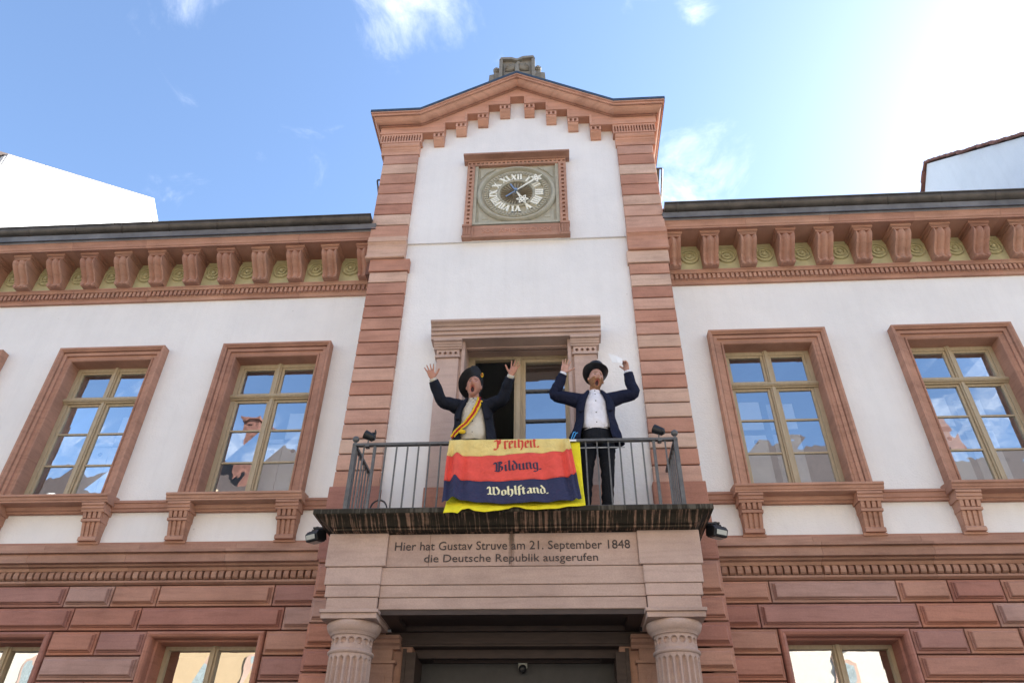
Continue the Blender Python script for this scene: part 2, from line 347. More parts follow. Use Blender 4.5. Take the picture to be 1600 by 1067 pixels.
# ---- upper windows
def sweep3(b, prof, x0, x1, z0, zt, mi=0):                # (d outward, y) profile round jamb-lintel-jamb with mitres
    rows = [[(x0-d, y, z0) for d, y in prof], [(x0-d, y, zt+d) for d, y in prof], [(x1+d, y, zt+d) for d, y in prof], [(x1+d, y, z0) for d, y in prof]]
    b.grid(rows, False, mi)
ARCH = [(0, .2), (0, -.03), (.004, -.052), (.016, -.06), (.028, -.052), (.031, -.03), (.035, -.046), (.08, -.05), (.082, -.078), (.126, -.082), (.128, -.066), (.134, -.066), (.137, -.105), (.15, -.115), (.165, -.135), (.19, -.135), (.19, 0)]
def brk_mesh():                                           # fluted bracket under a sill, tapering downwards
    b = MB(); w0, w1 = .125, .105
    def w(z): return w1+(w0-w1)*(z-4.64)/.4
    def yy(z): return -.075-.10*max(0, (z-4.64)/.36)
    b.add([(-w(z), y, z) for z, y in ((4.64, 0), (4.64, -.06), (4.97, -.145), (4.97, 0))]+[(w(z), y, z) for z, y in ((4.64, 0), (4.64, -.06), (4.97, -.145), (4.97, 0))],
          [(0, 1, 2, 3), (7, 6, 5, 4), (1, 5, 6, 2), (0, 4, 5, 1), (3, 2, 6, 7)])
    for i in range(4):                                    # ribs
        u = -.78+i*.52
        for za, zb, wd in ((4.69, 4.855, .16), (4.895, 4.965, .17)):
            pts = []
            for z in (za, zb):
                c = u*w(z); h = wd*w(z); fy = yy(z)-(.012 if zb > 4.9 else 0); by = -.05-.09*(z-4.64)/.33
                pts += [(c-h, by, z), (c-h, fy, z), (c+h, fy, z), (c+h, by, z)]
            b.add(pts, [(0, 1, 5, 4), (1, 2, 6, 5), (2, 3, 7, 6), (0, 3, 2, 1), (4, 5, 6, 7)])
    b.prism([(0, 4.635), (-.105, 4.635), (-.105, 4.675), (-.09, 4.69), (0, 4.69)], -.112, .112)
    b.prism([(0, 4.855), (-.155, 4.855), (-.16, 4.885), (-.14, 4.895), (0, 4.895)], -.122, .122)
    b.prism([(0, 4.965), (-.185, 4.965), (-.19, 4.995), (-.205, 5.0), (-.205, 5.035), (-.222, 5.04), (-.222, 5.068), (0, 5.068)], -.14, .14)
    b.box(-.13, .13, -.06, 0, 4.606, 4.6345)
    return b.mesh('sill_bracket', 'trim')
BRK = brk_mesh()
rng = random.Random(3)
for wi, c in enumerate(UW):
    b = MB(); y0, y1 = .15, .21                           # painted casement frame
    x0, x1, z0, zt = c-.60, c+.60, 5.16, 7.32
    for a, e in ((x0, x0+.075), (x1-.075, x1)): b.box(a, e, y0, y1, z0, zt)
    b.box(x0, x1, y0+.002, y1, zt-.085, zt); b.box(x0, x1, y0+.002, y1, z0, z0+.13)
    b.box(c-.036, c+.036, y0-.012, y1, z0, zt); b.box(c-.018, c+.018, y0-.028, y1, z0, zt)
    for za, zb, yy in ((6.70, 6.79, y0-.02), (6.72, 6.77, y0-.045), (6.735, 6.752, y0-.055)): b.box(x0+.01, x1-.01, yy, y1, za, zb)
    for sx in (-1, 1):
        for za, zb in ((z0+.13, 6.70), (6.79, zt-.085)):  # sashes
            xa, xb = sorted((c+sx*.036, c+sx*.525))
            b.box(xa, xa+.035, y0+.012, y1-.004, za, zb); b.box(xb-.035, xb, y0+.012, y1-.004, za, zb)
            b.box(xa+.035, xb-.035, y0+.014, y1-.006, za, za+.03); b.box(xa+.035, xb-.035, y0+.014, y1-.006, zb-.03, zb)
    win = b.build('window', 'wood', TH, bev=.004)
    for sx in (-1, 1):
        xa, xb = sorted((c+sx*.073, c+sx*.488))
        for za, zb in ((5.33, 5.752), (5.772, 6.222), (6.242, 6.66), (6.83, 7.20)):
            tl = rng.uniform(-.006, .006)
            MB().add([(xa-.003, .186+tl, za-.01), (xb+.003, .186-tl, za-.01), (xb+.003, .186-tl*.4, zb+.012), (xa-.003, .186+tl*.4, zb+.012)], [(0, 1, 2, 3)]).build('pane', 'glass', win)
        for zm in (5.762, 6.232): MB().box(xa, xb, .168, .20, zm-.011, zm+.011).build('glazing_bar', 'wood', win)
    b = MB(); sweep3(b, ARCH, c-.585, c+.585, 5.17, 7.29); b.build('architrave', 'trim', win)
    b = MB()
    b.prism([(.16, 5.20), (-.02, 5.20), (-.235, 5.178), (-.262, 5.165), (-.262, 5.14), (-.245, 5.13), (-.235, 5.10), (-.225, 5.095), (-.225, 5.075), (-.20, 5.07), (.16, 5.07)], c-.835, c+.835)
    b.prism([(0, 5.07), (-.10, 5.07), (-.09, 5.03), (-.06, 5.015), (-.06, 5.0), (0, 5.0)], c-.80, c+.80); b.build('sill', 'trim', win)
    for u in (-.665, .665): put('sill_bracket', BRK, win, (c+u, 0, 0))
# rooms behind the upper windows
for xa, xb in ((-9.1, -2.3), (2.3, 9.1)):
    b = MB(); b.box(xa, xb, 3.4, 3.5, 4.7, 7.8); b.box(xa, xb, .42, 3.4, 7.7, 7.8); b.box(xa, xb, .42, 3.4, 4.7, 4.8); b.box(xa, xa+.06, .42, 3.4, 4.8, 7.7); b.box(xb-.06, xb, .42, 3.4, 4.8, 7.7)
    b.build('room', 'room', TH)
dot = MB().cyl((0, -.003, 0), (0, 0, 0), .03, n=14).mesh('round_hole', 'gutter')
for c in UW:                                              # tall white boards standing inside, each with one round hole
    for u, h, w in (((-.30, 6.42, .14), (.10, 6.38, .17)) if c > 0 else ((.36, 6.40, .15), (.08, 5.95, .12))):
        x = c+u; bb = MB().box(x-w, x+w, .36, .375, 4.8, 6.12).box(x-w, x+w, .36, .375, 6.2, h+.2).build('white_board', 'panelw', TH); put('round_hole', dot, bb, (x, .36, 6.02))
# ---- ground floor windows
for c in GW:
    b = MB(); y0, y1 = .20, .27; x0, x1, z0, zt = c-.60, c+.60, 1.2, 3.57
    for a, e in ((x0, x0+.07), (x1-.07, x1)): b.box(a, e, y0, y1, z0, zt)
    b.box(x0, x1, y0+.002, y1, zt-.10, zt); b.box(x0, x1, y0+.002, y1, z0, z0+.1)
    b.box(c-.045, c+.045, y0-.012, y1, z0, zt); b.box(c-.02, c+.02, y0-.03, y1, z0, zt); b.box(x0, x1, y0-.02, y1, 2.3, 2.38)
    win = b.build('window', 'wood', TH, bev=.004)
    for sx in (-1, 1):
        xa, xb = sorted((c+sx*.045, c+sx*.53))
        for za, zb in ((1.3, 2.3), (2.38, 3.47)): MB().add([(xa, .235, za), (xb, .235, za), (xb, .235+.006*sx, zb), (xa, .235, zb)], [(0, 1, 2, 3)]).build('pane', 'glassg', win)
    b = MB(); sweep3(b, [(-.02, .3), (-.02, .0), (0, -.01), (0, -.10), (.012, -.125), (.035, -.14), (.058, -.13), (.068, -.11), (.068, -.05)], c-.59, c+.59, 1.2, 3.53); b.build('architrave', 'gfblock', win)
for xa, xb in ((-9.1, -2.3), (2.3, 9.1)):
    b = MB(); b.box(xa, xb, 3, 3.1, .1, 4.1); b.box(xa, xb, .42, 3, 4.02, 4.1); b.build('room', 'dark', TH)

# ---- wing cornices
prof_low = [(0, 8.385), (-.04, 8.385), (-.05, 8.435), (-.062, 8.44), (-.062, 8.535), (-.10, 8.54), (-.115, 8.57), (-.125, 8.575), (-.125, 8.595), (-.10, 8.60), (0, 8.60)]
prof_up = [(0, 9.062), (-.47, 9.062), (-.49, 9.05), (-.505, 9.05), (-.505, 9.075), (-.515, 9.08), (-.525, 9.12), (-.545, 9.155), (-.56, 9.165), (-.56, 9.19), (0, 9.19)]
def console_mesh():
    b = MB(); nx, pts = 13, [(-.385, 8.985), (-.405, 8.965), (-.413, 8.935), (-.405, 8.895), (-.375, 8.855), (-.33, 8.81), (-.285, 8.77), (-.25, 8.735), (-.225, 8.70), (-.208, 8.665), (-.205, 8.645), (-.215, 8.625), (-.225, 8.612), (-.215, 8.60), (-.19, 8.597)]
    rows = []
    for i, (y, z) in enumerate(pts):
        row = [(-.108, -.1, min(z, 8.985))]
        for j in range(nx):
            u = -1+2*j/(nx-1); r = .5+.5*cos(u*2*pi); d = .046*r**.7-.022
            amp = 1 if i < 12 else .5
            row.append((u*.108, y-d*amp, z))
        row.append((.108, -.1, z)); rows.append(row)
    b.grid(rows, False, 0, False)
    for ii in (0, len(rows)-1): b.add(rows[ii], [list(range(len(rows[ii])))])
    for sx in (-1, 1): b.cyl((sx*.085, -.205, 8.607), (sx*.085+.0001, -.235, 8.607), .026, .018, 10)
    b.cyl((0, -.205, 8.605), (0, -.24, 8.605), .026, .018, 10)
    for w, yf, za, zb in ((.122, -.418, 8.985, 9.004), (.132, -.428, 9.008, 9.018), (.142, -.44, 9.022, 9.0615)):
        b.box(-w, w, yf, -.1, za, zb)
    b.box(-.118, .118, -.41, -.1, 8.98, 9.06)
    return b.mesh('console', 'trim', 0, True, 40)
CON = console_mesh()
ros = MB().lathe([(.134, 0), (.134, -.012), (.126, -.03), (.116, -.03), (.11, -.006), (.10, -.004), (.08, -.014), (.076, -.036), (.066, -.036), (.06, -.012), (.034, -.018), (.028, -.042), (.014, -.056), (.002, -.06)], (0, 0, 0), 28, 'y').mesh('rosette', 'olive', 0, True, 30)
for sgn in (-1, 1):
    xa, xb = (-XE, -2.14) if sgn < 0 else (2.10, XE); n = 6
    fz = MB().box(xa, xb, -.10, 0, 8.60, 9.06); fz.box(xa, xb, -.112, -.1, 9.012, 9.058); fz.box(xa, xb, -.106, -.1, 8.99, 9.01); fz = fz.build('frieze', 'olive', TH)
    for i in range(n):
        x0, x1 = xa+(xb-xa)*i/n+.0015, xa+(xb-xa)*(i+1)/n-.0015
        lo = MB().prism(prof_low, x0, x1).build('cornice', 'trim', TH)
        k = MB(); q = x0+.02
        while q < x1-.02: k.box(q, q+.037, -.098, -.06, 8.448, 8.528); q += .0665
        stuff(k.build('dentil_row', 'trim', lo))
        MB().prism(prof_up, x0, x1).build('cornice', 'trim', TH)
    cx = [-2.31-.5347*i for i in range(13)] if sgn < 0 else [2.232+.5395*i for i in range(13)]
    for i, x in enumerate(cx):
        put('console', CON, fz, (x, 0, 0))
        put('rosette', ros, fz, (x+(-.267 if sgn < 0 else .27), -.10, 8.845))
    # flashing, gutter, roof
    fl = MB(); fl.add([(xa, -.562, 9.166), (xb, -.562, 9.166), (xb, -.60, 9.30), (xa, -.60, 9.30), (xa, -.55, 9.166), (xb, -.55, 9.166), (xb, -.588, 9.30), (xa, -.588, 9.30)], [(0, 1, 2, 3), (4, 7, 6, 5), (0, 4, 5, 1), (3, 2, 6, 7), (0, 3, 7, 4), (1, 5, 6, 2)])
    fl.box(xa, xb, -.60, .0, 9.192, 9.2); fl.build('eaves_flashing', 'flash', TH)
    g = MB(); cy, cz, r = -.565, 9.405, .115
    ga, gb_ = (xa, -2.215) if sgn < 0 else (2.135, xb)
    arc = [(cy-r*cos(a), cz-r*sin(a)) for a in [pi*t/14 for t in range(15)]]
    inn = [(cy-(r-.006)*cos(a), cz-(r-.006)*sin(a)) for a in [pi*t/14 for t in range(14, -1, -1)]]
    g.prism(arc+inn, ga, gb_)
    g.prism(arc+[(cy+r, cz), (cy-r, cz)], gb_-.006, gb_) if sgn < 0 else g.prism(arc+[(cy+r, cz), (cy-r, cz)], ga, ga+.006)
    g.cyl((ga, cy-r-.004, cz+.006), (gb_, cy-r-.004, cz+.006), .013, n=8)
    gut = g.build('gutter', 'gutter', TH, 0, True, 35)
    ro = [(cy-(r+.004)*cos(a), cz-(r+.004)*sin(a)) for a in [pi*t/14 for t in range(15)]]; ri = [(cy-r*cos(a), cz-r*sin(a)) for a in [pi*t/14 for t in range(14, -1, -1)]]
    jm = MB().prism(ro+ri, -.014, .014).mesh('gutter_joint', 'gutter', 0, True, 35)
    jx = [2.33+.7455*i for i in range(10)] if sgn > 0 else [-2.47-.62-.7455*i for i in range(9)]+[-2.40]
    for x in jx: put('gutter_joint', jm, gut, (x, 0, 0))
    MB().add([(xa, -.52, 9.46), (xb, -.52, 9.46), (xb, 4.6, 12.4), (xa, 4.6, 12.4), (xb, 9.6, 9.46), (xa, 9.6, 9.46)], [(0, 1, 2, 3), (3, 2, 4, 5)]).build('roof', 'roof', TH)
    MB().box(xa, xb, 9.2, 9.5, 0, 9.4).build('rear_wall', 'plaster', TH)
    MB().box(-XE, -XE+.3, .4, 9.2, 0, 9.4).build('end_wall', 'plaster', TH) if sgn < 0 else MB().box(XE-.3, XE, .4, 9.2, 0, 9.4).build('end_wall', 'plaster', TH)
MB().cyl((-7.0, .2, 9.85), (-7.02, .2, 10.75), .008, n=6).build('lightning_rod', 'iron', TH)

# ---- tower: walls
b = MB(); DW = (T-.70, T+.70, 4.3, 7.12)
strips(b, -1.7, 1.66, -.49, -.15, 4.3, 8.922, [DW]); b.build('rendered_wall', 'plaster', TH)
b = MB(); b.box(-1.75, 1.66, -.52, -.15, 8.924, 12.0); b.prismy([(-1.7, 12.0), (1.61, 12.0), (G, 12.35)], -.52, -.15); b.build('rendered_wall', 'plaster', TH)
for x0, x1 in ((G-2.14, G-1.8), (G+1.8, G+2.14)): MB().box(x0, x1, -.3, 3.2, 4.2, 11.55).build('rendered_wall', 'plaster', TH)
MB().box(G-2.1, G+2.1, 3.0, 3.2, 9, 11.6).build('rendered_wall', 'plaster', TH)
MB().add([(G-2.42, y, 11.62) for y in (-.85, 3.4)]+[(G-1.585, y, 11.62) for y in (-.85, 3.4)]+[(G, y, 12.55) for y in (-.85, 3.4)]+[(G+1.585, y, 11.62) for y in (-.85, 3.4)]+[(G+2.42, y, 11.62) for y in (-.85, 3.4)],
         [(0, 2, 3, 1), (2, 4, 5, 3), (4, 6, 7, 5), (6, 8, 9, 7)]).build('tower_roof', 'roof', TH)
# ---- corner pilasters
lowz = [4.37+.68, 5.27, 5.485, 5.69, 5.895, 6.10, 6.305, 6.51, 6.715, 6.92, 7.125, 7.33, 7.535, 7.74, 7.947, 8.162, 8.362]
upz = [9.012, 9.267, 9.50, 9.722, 9.96, 10.184, 10.418, 10.655, 10.872]
for s in (-1, 1):
    def X(a, e, ax): return tuple(sorted((ax+s*a, ax+s*e)))
    lx = X(1.565, 2.105, T); ux = X(1.605, 2.165, G)
    b = MB().box(lx[0]+.008, lx[1]-.008, -.49, -.2, 4.37, 8.36).box(ux[0]+.008, ux[1]-.008, -.515, -.2, 8.36, 11.28)
    p = b.build('corner_pilaster', 'joint', TH)
    for i in range(len(lowz)-1): block(p, lx[0], lx[1], -.55, lowz[i], lowz[i+1], d=.35)
    for i in range(len(upz)-1): block(p, ux[0], ux[1], -.58, upz[i], upz[i+1], d=.38)
    bx = X(1.54, 2.125, T); block(p, bx[0], bx[1], -.60, 4.2, 5.05, 'gfblock', d=.4, gap=.002)
    xx = (ux[0]-.004, ux[1]+.004)
    block(p, lx[0]-.02, lx[1]+.02, -.57, 8.364, 8.588, d=.36, gap=.002)
    MB().prism([(-.2, 8.59), (-.60, 8.59), (-.61, 8.60), (-.61, 8.625), (-.585, 8.63), (-.572, 8.68), (-.572, 8.78), (-.585, 8.86), (-.61, 8.895), (-.62, 8.90), (-.62, 8.925), (-.60, 8.93), (-.60, 9.01), (-.2, 9.01)], xx[0], xx[1]).build('pilaster_moulding', 'block', p)
    cx = X(1.56, 2.245, G)
    MB().prism([(-.2, 10.874), (-.585, 10.874), (-.59, 10.93), (-.605, 10.965), (-.62, 10.985), (-.62, 11.01), (-.635, 11.02), (-.65, 11.045), (-.65, 11.09), (-.2, 11.09)], cx[0]+.03, cx[1]-.03).build('pilaster_capital', 'gable', p)
    b = MB().box(cx[0]+.012, cx[1]-.012, -.615, -.2, 11.091, 11.312); b.box(cx[0], cx[1], -.66, -.2, 11.27, 11.3125); b.box(cx[0], cx[1], -.66, -.2, 11.0915, 11.125)
    n = 15
    for i in range(n+1):
        x = cx[0]+(cx[1]-cx[0]-.022)*i/n; b.box(x, x+.022, -.659, -.6, 11.125, 11.27)
    b.build('fluted_capital_block', 'gable', p)
    # rusticated quoins beside the portico
    qx = X(1.60, 2.12, 0)
    for z0, z1 in ((3.81, 4.16), (3.552, 3.803), (3.312, 3.545), (3.088, 3.305), (2.85, 3.081), (2.61, 2.843)): rustic(p, qx[0], qx[1], -.60, z0, z1, 'gfblock', d=.4)
    block(p, qx[0], qx[1]-.0, -.598, 4.165, 4.42, 'gfblock', d=.4)
    MB().box(qx[0]+.02, qx[1]-.02, -.58, -.2, 0, 4.2).build('quoin_core', 'joint', p)

# ---- gable
steps = [(2.27, 11.316), (1.2, 11.553), (.84, 11.768), (.485, 11.982), (.12, 12.185)]
def ztop(u): return 11.57 if u > 1.56 else 11.57+(1.56-u)*.585
b = MB(); brk_u = [2.27, 1.56, 1.2, .84, .485, .12, 0]
for i in range(6):
    u1, u0 = brk_u[i], brk_u[i+1]; zb = [z for u, z in steps if u >= u1-1e-6][-1]
    for s in (-1, 1):
        b.prismy([(G+s*u1, zb), (G+s*u0, zb), (G+s*u0, ztop(u0)), (G+s*u1, ztop(u1))], -.66, -.5)
        b.box(*sorted((G+s*(u1 if i != 1 else u1), G+s*u0)), -.672, -.64, zb-.006, zb+.034)
    if i >= 1 and i < 5:
        for s in (-1, 1): 
            zn = [z for u, z in steps if u >= u0-1e-6][-1] if i < 5 else 0
tymp = b.build('gable_field', 'gable', TH)
for u, z in steps[1:]:                                    # upright fillets of the steps
    zl = [zz for uu, zz in steps if uu > u+1e-6][-1]
    for s in (-1, 1): MB().box(*sorted((G+s*(u-.002), G+s*(u+.032))), -.671, -.5, zl+.034, z+.034).build('step_fillet', 'gable', tymp)
cb = MB(); cb.box(-.087, .087, -.585, -.5, -.105, -.006); cb.box(-.087, .087, -.658, -.5, -.022, -.006); cb.box(-.087, .087, -.664, -.5, -.112, -.096)
for u in (-.0725, 0, .0725): cb.box(u-.0155, u+.0155, -.658, -.6, -.1, -.02)
cb.prism([(-.5, -.112), (-.65, -.112), (-.645, -.14), (-.60, -.175), (-.56, -.205), (-.555, -.212), (-.5, -.212)], -.084, .084)
cor = cb.mesh('corbel', 'gable')
for (u, z) in ((1.285, 11.31), (.928, 11.547), (.572, 11.762), (.207, 11.976)):
    for s in (-1, 1): put('corbel', cor, tymp, (G+s*u, 0, z-.003))
# raking cornice: profile points (y, dz below the top edge)
RP = [(-.9, -.05), (-.9, -.072), (-.872, -.072), (-.872, -.108), (-.85, -.108), (-.842, -.095), (-.825, -.118), (-.80, -.142), (-.77, -.16), (-.74, -.168), (-.72, -.17), (-.72, -.145), (-.695, -.145), (-.695, -.165), (-.672, -.165), (-.672, -.10), (-.4, -.10)]
def rake(RP, name, mat, ext=0):
    rows = []
    for y, dz in RP:
        ue = 2.405-.55*(y+.9)+ext; uk = 1.585
        rows.append([(G-ue, 3.2, 11.652+dz), (G-ue, y-ext, 11.652+dz), (G-uk, y-ext, 11.652+dz), (G, y-ext, 12.562+dz), (G+uk, y-ext, 11.652+dz), (G+ue, y-ext, 11.652+dz), (G+ue, 3.2, 11.652+dz)])
    return MB().grid(rows).build(name, mat, TH)
rake(RP, 'raking_cornice', 'gable')
rake([(-.62, .014), (-.9, .006), (-.9, -.049), (-.88, -.05)], 'roof_edge', 'lead', .008)
# acroterion
def leaf(b, cx, cz, ang, ln, w, y):
    n = 8; c, s = cos(ang), sin(ang); rows = []
    for i in range(n+1):
        t = i/n; ww = w*sin(pi*min(1, t*.95+.05))**.8; bx = cx+c*ln*t; bz = cz+s*ln*t
        rows.append([(bx-s*ww*k, y-(.035*(1-k*k)*(1 if 0 < i < n else 0)), bz+c*ww*k) for k in (-1, -.5, 0, .5, 1)])
    b.grid(rows)
b = MB(); y = -.80
tp = [(-.31, 12.45), (-.31, 13.10), (-.285, 13.16), (-.2, 13.155), (-.1, 13.15), (-.03, 13.11), (0, 13.10), (.03, 13.12), (.1, 13.165), (.2, 13.17), (.285, 13.175), (.31, 13.11), (.31, 12.45)]
b.prismy([(G+u, z) for u, z in tp], -.74, -.50)
fr_ = tp[1:-1]
for i in range(len(fr_)-1):
    (u0, z0), (u1, z1) = fr_[i], fr_[i+1]; b.prismy([(G+u0, z0-.05), (G+u1, z1-.05), (G+u1, z1+.008), (G+u0, z0+.008)], -.80, -.72)
for s in (-1, 1):
    b.box(*sorted((G+s*.315, G+s*.255)), -.80, -.72, 12.45, 13.1); b.box(*sorted((G+s*.235, G+s*.222)), -.77, -.72, 12.5, 13.0)
    b.prismy([(G+s*.31, 12.4), (G+s*.40, 12.4), (G+s*.415, 12.86), (G+s*.395, 12.925), (G+s*.345, 12.935), (G+s*.32, 12.88)], -.74, -.52)
    b.cyl((G+s*.365, -.76, 12.86), (G+s*.365, -.72, 12.86), .055, .06, 16); b.cyl((G+s*.365, -.785, 12.86), (G+s*.365, -.74, 12.86), .028, .03, 12)
    b.prismy([(G+s*.40, 12.35), (G+s*.50, 12.35), (G+s*.485, 12.70), (G+s*.41, 12.72)], -.76, -.52)
    for k in range(5): leaf(b, G+s*.03, 12.85, (pi/2)+s*(-.35-.36*k), .19, .03, -.755)
b.sphere((G+.02, -.77, 12.98), .045, 8); b.cyl((G, -.76, 12.6), (G, -.78, 12.95), .05, .035, 10)
b.build('acroterion', 'acro', TH, 0, False)
# small sloping metal canopies on the tower flanks
for s, x0, x1 in ((1, 2.09, 2.30), (-1, -2.18, -2.39)):
    k = MB(); k.cyl((x1, -.2, 10.72), (x1-s*.03, .12, 10.31), .014, n=8); k.cyl((x0, -.2, 10.73), (x1, -.2, 10.73), .014, n=8)
    k.add([(x0, -.2, 10.735), (x1-s*.04, -.2, 10.735), (x1-s*.07, .12, 10.32), (x0, .12, 10.32), (x0, -.19, 10.745), (x1-s*.04, -.19, 10.745), (x1-s*.07, .13, 10.33), (x0, .13, 10.33)], [(0, 1, 2, 3), (4, 7, 6, 5), (0, 4, 5, 1), (1, 5, 6, 2), (2, 6, 7, 3)])
    k.build('flank_canopy', 'gutter', TH)
# ------------------------------------------------------------------ balcony door
b = MB()
for x0, x1 in ((T-.655, T-.575), (T-.045, T+.065), (T+.645, T+.70)): b.box(x0, x1, -.20, -.12, 4.37, 7.05)
b.box(T-.70, T+.70, -.198, -.12, 7.035, 7.12); b.box(T-.70, T-.655, -.20, -.12, 4.37, 7.05); b.box(T-.02, T+.04, -.23, -.12, 4.37, 7.04)
b.box(T+.065, T+.645, -.19, -.13, 4.37, 4.75); b.box(T+.065, T+.645, -.19, -.13, 6.985, 7.034)
for z in (4.75, 5.22): b.box(T+.065, T+.645, -.188, -.13, z-.012, z+.012)
door = b.build('balcony_door', 'wood', TH, bev=.004)
for z in (5.66, 6.10, 6.545): MB().box(T+.10, T+.61, -.186, -.14, z-.014, z+.014).build('glazing_bar', 'iron', door)
for x0, x1 in ((T+.065, T+.102), (T+.608, T+.645)): MB().box(x0, x1, -.186, -.134, 4.77, 6.985).build('door_stile', 'wood', door)
for z0, z1 in ((4.77, 5.21), (5.235, 5.645), (5.675, 6.085), (6.115, 6.53), (6.56, 6.98)): MB().add([(T+.10, -.155, z0), (T+.61, -.155, z0), (T+.61, -.157, z1), (T+.10, -.153, z1)], [(0, 1, 2, 3)]).build('pane', 'glass', door)
lf = MB()                                                 # left leaf standing open into the room
for y0, y1 in ((-.10, -.06), (.38, .42)): lf.box(T-.66, T-.62, y0, y1, 4.4, 6.95)
for z in (4.42, 5.2, 5.66, 6.1, 6.545, 6.91): lf.box(T-.66, T-.62, -.06, .38, z-.03, z+.03)
lf.build('open_leaf', 'wood', door); MB().box(T-.643, T-.639, -.06, .38, 4.45, 6.9).build('pane', 'glass', door)
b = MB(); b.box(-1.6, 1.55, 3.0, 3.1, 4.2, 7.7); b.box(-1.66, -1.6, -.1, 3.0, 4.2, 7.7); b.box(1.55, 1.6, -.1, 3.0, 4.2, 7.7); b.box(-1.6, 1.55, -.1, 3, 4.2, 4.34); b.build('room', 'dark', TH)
MB().box(-1.6, 1.55, -.1, 3, 7.5, 7.6).build('room_ceiling', 'room', TH)
# stone surround
sur = MB().box(T-.70, T-.66, -.6, -.2, 4.37, 7.08).box(T+.66, T+.70, -.6, -.2, 4.37, 7.08)
sur.box(T-.70, T+.70, -.62, -.2, 7.075, 7.13); sur.box(T-.66, T+.66, -.47, -.42, 7.03, 7.076); sur.box(T-.66, T+.66, -.36, -.33, 7.05, 7.076)
sur.box(T-.74, T-.70, -.57, -.3, 4.37, 7.0); sur.box(T+.70, T+.74, -.57, -.3, 4.37, 7.0)
sur = sur.build('door_surround', 'pale', TH)
for s in (-1, 1):
    x0, x1 = sorted((T+s*.735, T+s*1.02))
    b = MB().box(x0, x1, -.60, -.4, 5.015, 6.80); b.build('door_pilaster', 'pale', sur, bev=.006)
    MB().box(x0-.012, x1+.012, -.615, -.4, 4.37, 5.013).build('pilaster_base', 'gfblock', sur, bev=.006)
    b = MB().box(x0-.02, x1+.02, -.625, -.4, 6.80, 6.825); b.box(x0-.004, x1+.004, -.606, -.4, 6.825, 6.925)
    b.prism([(-.4, 6.925), (-.625, 6.925), (-.63, 6.945), (-.645, 6.95), (-.66, 6.975), (-.67, 6.98), (-.67, 7.0), (-.70, 7.01), (-.70, 7.045), (-.4, 7.045)], x0-.04, x1+.04)
    c = b.build('pilaster_capital', 'pale', sur)
    for i in range(4):
        x = x0+.04+(x1-x0-.08)*i/3; MB().lathe([(.022, 0), (.022, -.004), (.015, -.006), (.012, .004), (.002, .006)], (x, -.606, 6.872), 10, 'y').build('capital_boss', 'trimdark', c)
MB().prism([(-.4, 7.047), (-.675, 7.047), (-.675, 7.098), (-.70, 7.098), (-.70, 7.15), (-.725, 7.15), (-.725, 7.20), (-.745, 7.204), (-.76, 7.225), (-.79, 7.24), (-.80, 7.245), (-.80, 7.272), (-.4, 7.285)], T-1.10, T+1.09).build('door_entablature', 'pale', sur)

# ------------------------------------------------------------------ portico and balcony
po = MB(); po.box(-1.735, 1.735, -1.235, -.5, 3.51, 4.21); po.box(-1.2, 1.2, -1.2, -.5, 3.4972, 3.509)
po = po.build('portico', 'shadewood', TH)
for s in (-1, 1):
    for a, e, y, z0, z1, mt in ((1.215, 1.807, -1.30, 3.889, 4.215, 'pale'), (1.245, 1.79, -1.285, 3.719, 3.886, 'pale'), (1.25, 1.77, -1.275, 3.606, 3.716, 'pale'), (1.258, 1.745, -1.265, 3.48, 3.603, 'pale')):
        x0, x1 = sorted((s*a, s*e)); put('stone_block', MB().box(x0, x1, y, -.6, z0, z1).mesh('stone_block', mt, .005), po)
pan = MB().box(-1.214, 1.214, -1.27, -1.0, 3.889, 4.21).build('inscription_panel', 'palest', po, bev=.004)
for x in (-.80, 0.0): MB().box(x-.002, x+.002, -1.2712, -1.26, 3.893, 4.205).build('panel_joint', 'joint', po)
for z0, z1, y in ((3.719, 3.886, -1.262), (3.606, 3.716, -1.252), (3.497, 3.603, -1.242)): put('stone_block', MB().box(-1.25, 1.25, y, -1.0, z0, z1).mesh('stone_block', 'pale', .005), po)
fit_text('Hier hat Gustav Struve am 21. September 1848', -1.144, 1.142, 4.048, .088, -1.2725, 'darkpaint', pan, 'inscription')['kind'] = 'stuff'
fit_text('die Deutsche Republik ausgerufen', -.845, .828, 3.93, .078, -1.2725, 'darkpaint', pan, 'inscription')['kind'] = 'stuff'
# slab with weathered cove
cvp = [(-1.545, 4.318), (-1.535, 4.312), (-1.50, 4.30), (-1.46, 4.278), (-1.43, 4.255), (-1.415, 4.243), (-1.40, 4.238), (-1.375, 4.236), (-1.375, 4.218), (-1.30, 4.215)]
rows = []
for y, z in cvp:
    e = -y+.375; rows.append([(-e, -.5, z), (-e, y, z), (e, y, z), (e, -.5, z)])
sl = MB().grid(rows)
for i in range(len(rows)): pass
sl = sl.build('balcony_cornice', 'slab', TH)
MB().box(-1.93, 1.93, -1.55, -.45, 4.318, 4.372).build('balcony_floor', 'slabtop', TH, bev=.006)
MB().box(-1.78, 1.78, -1.30, -.5, 4.2155, 4.3175).build('balcony_core', 'slab', TH)
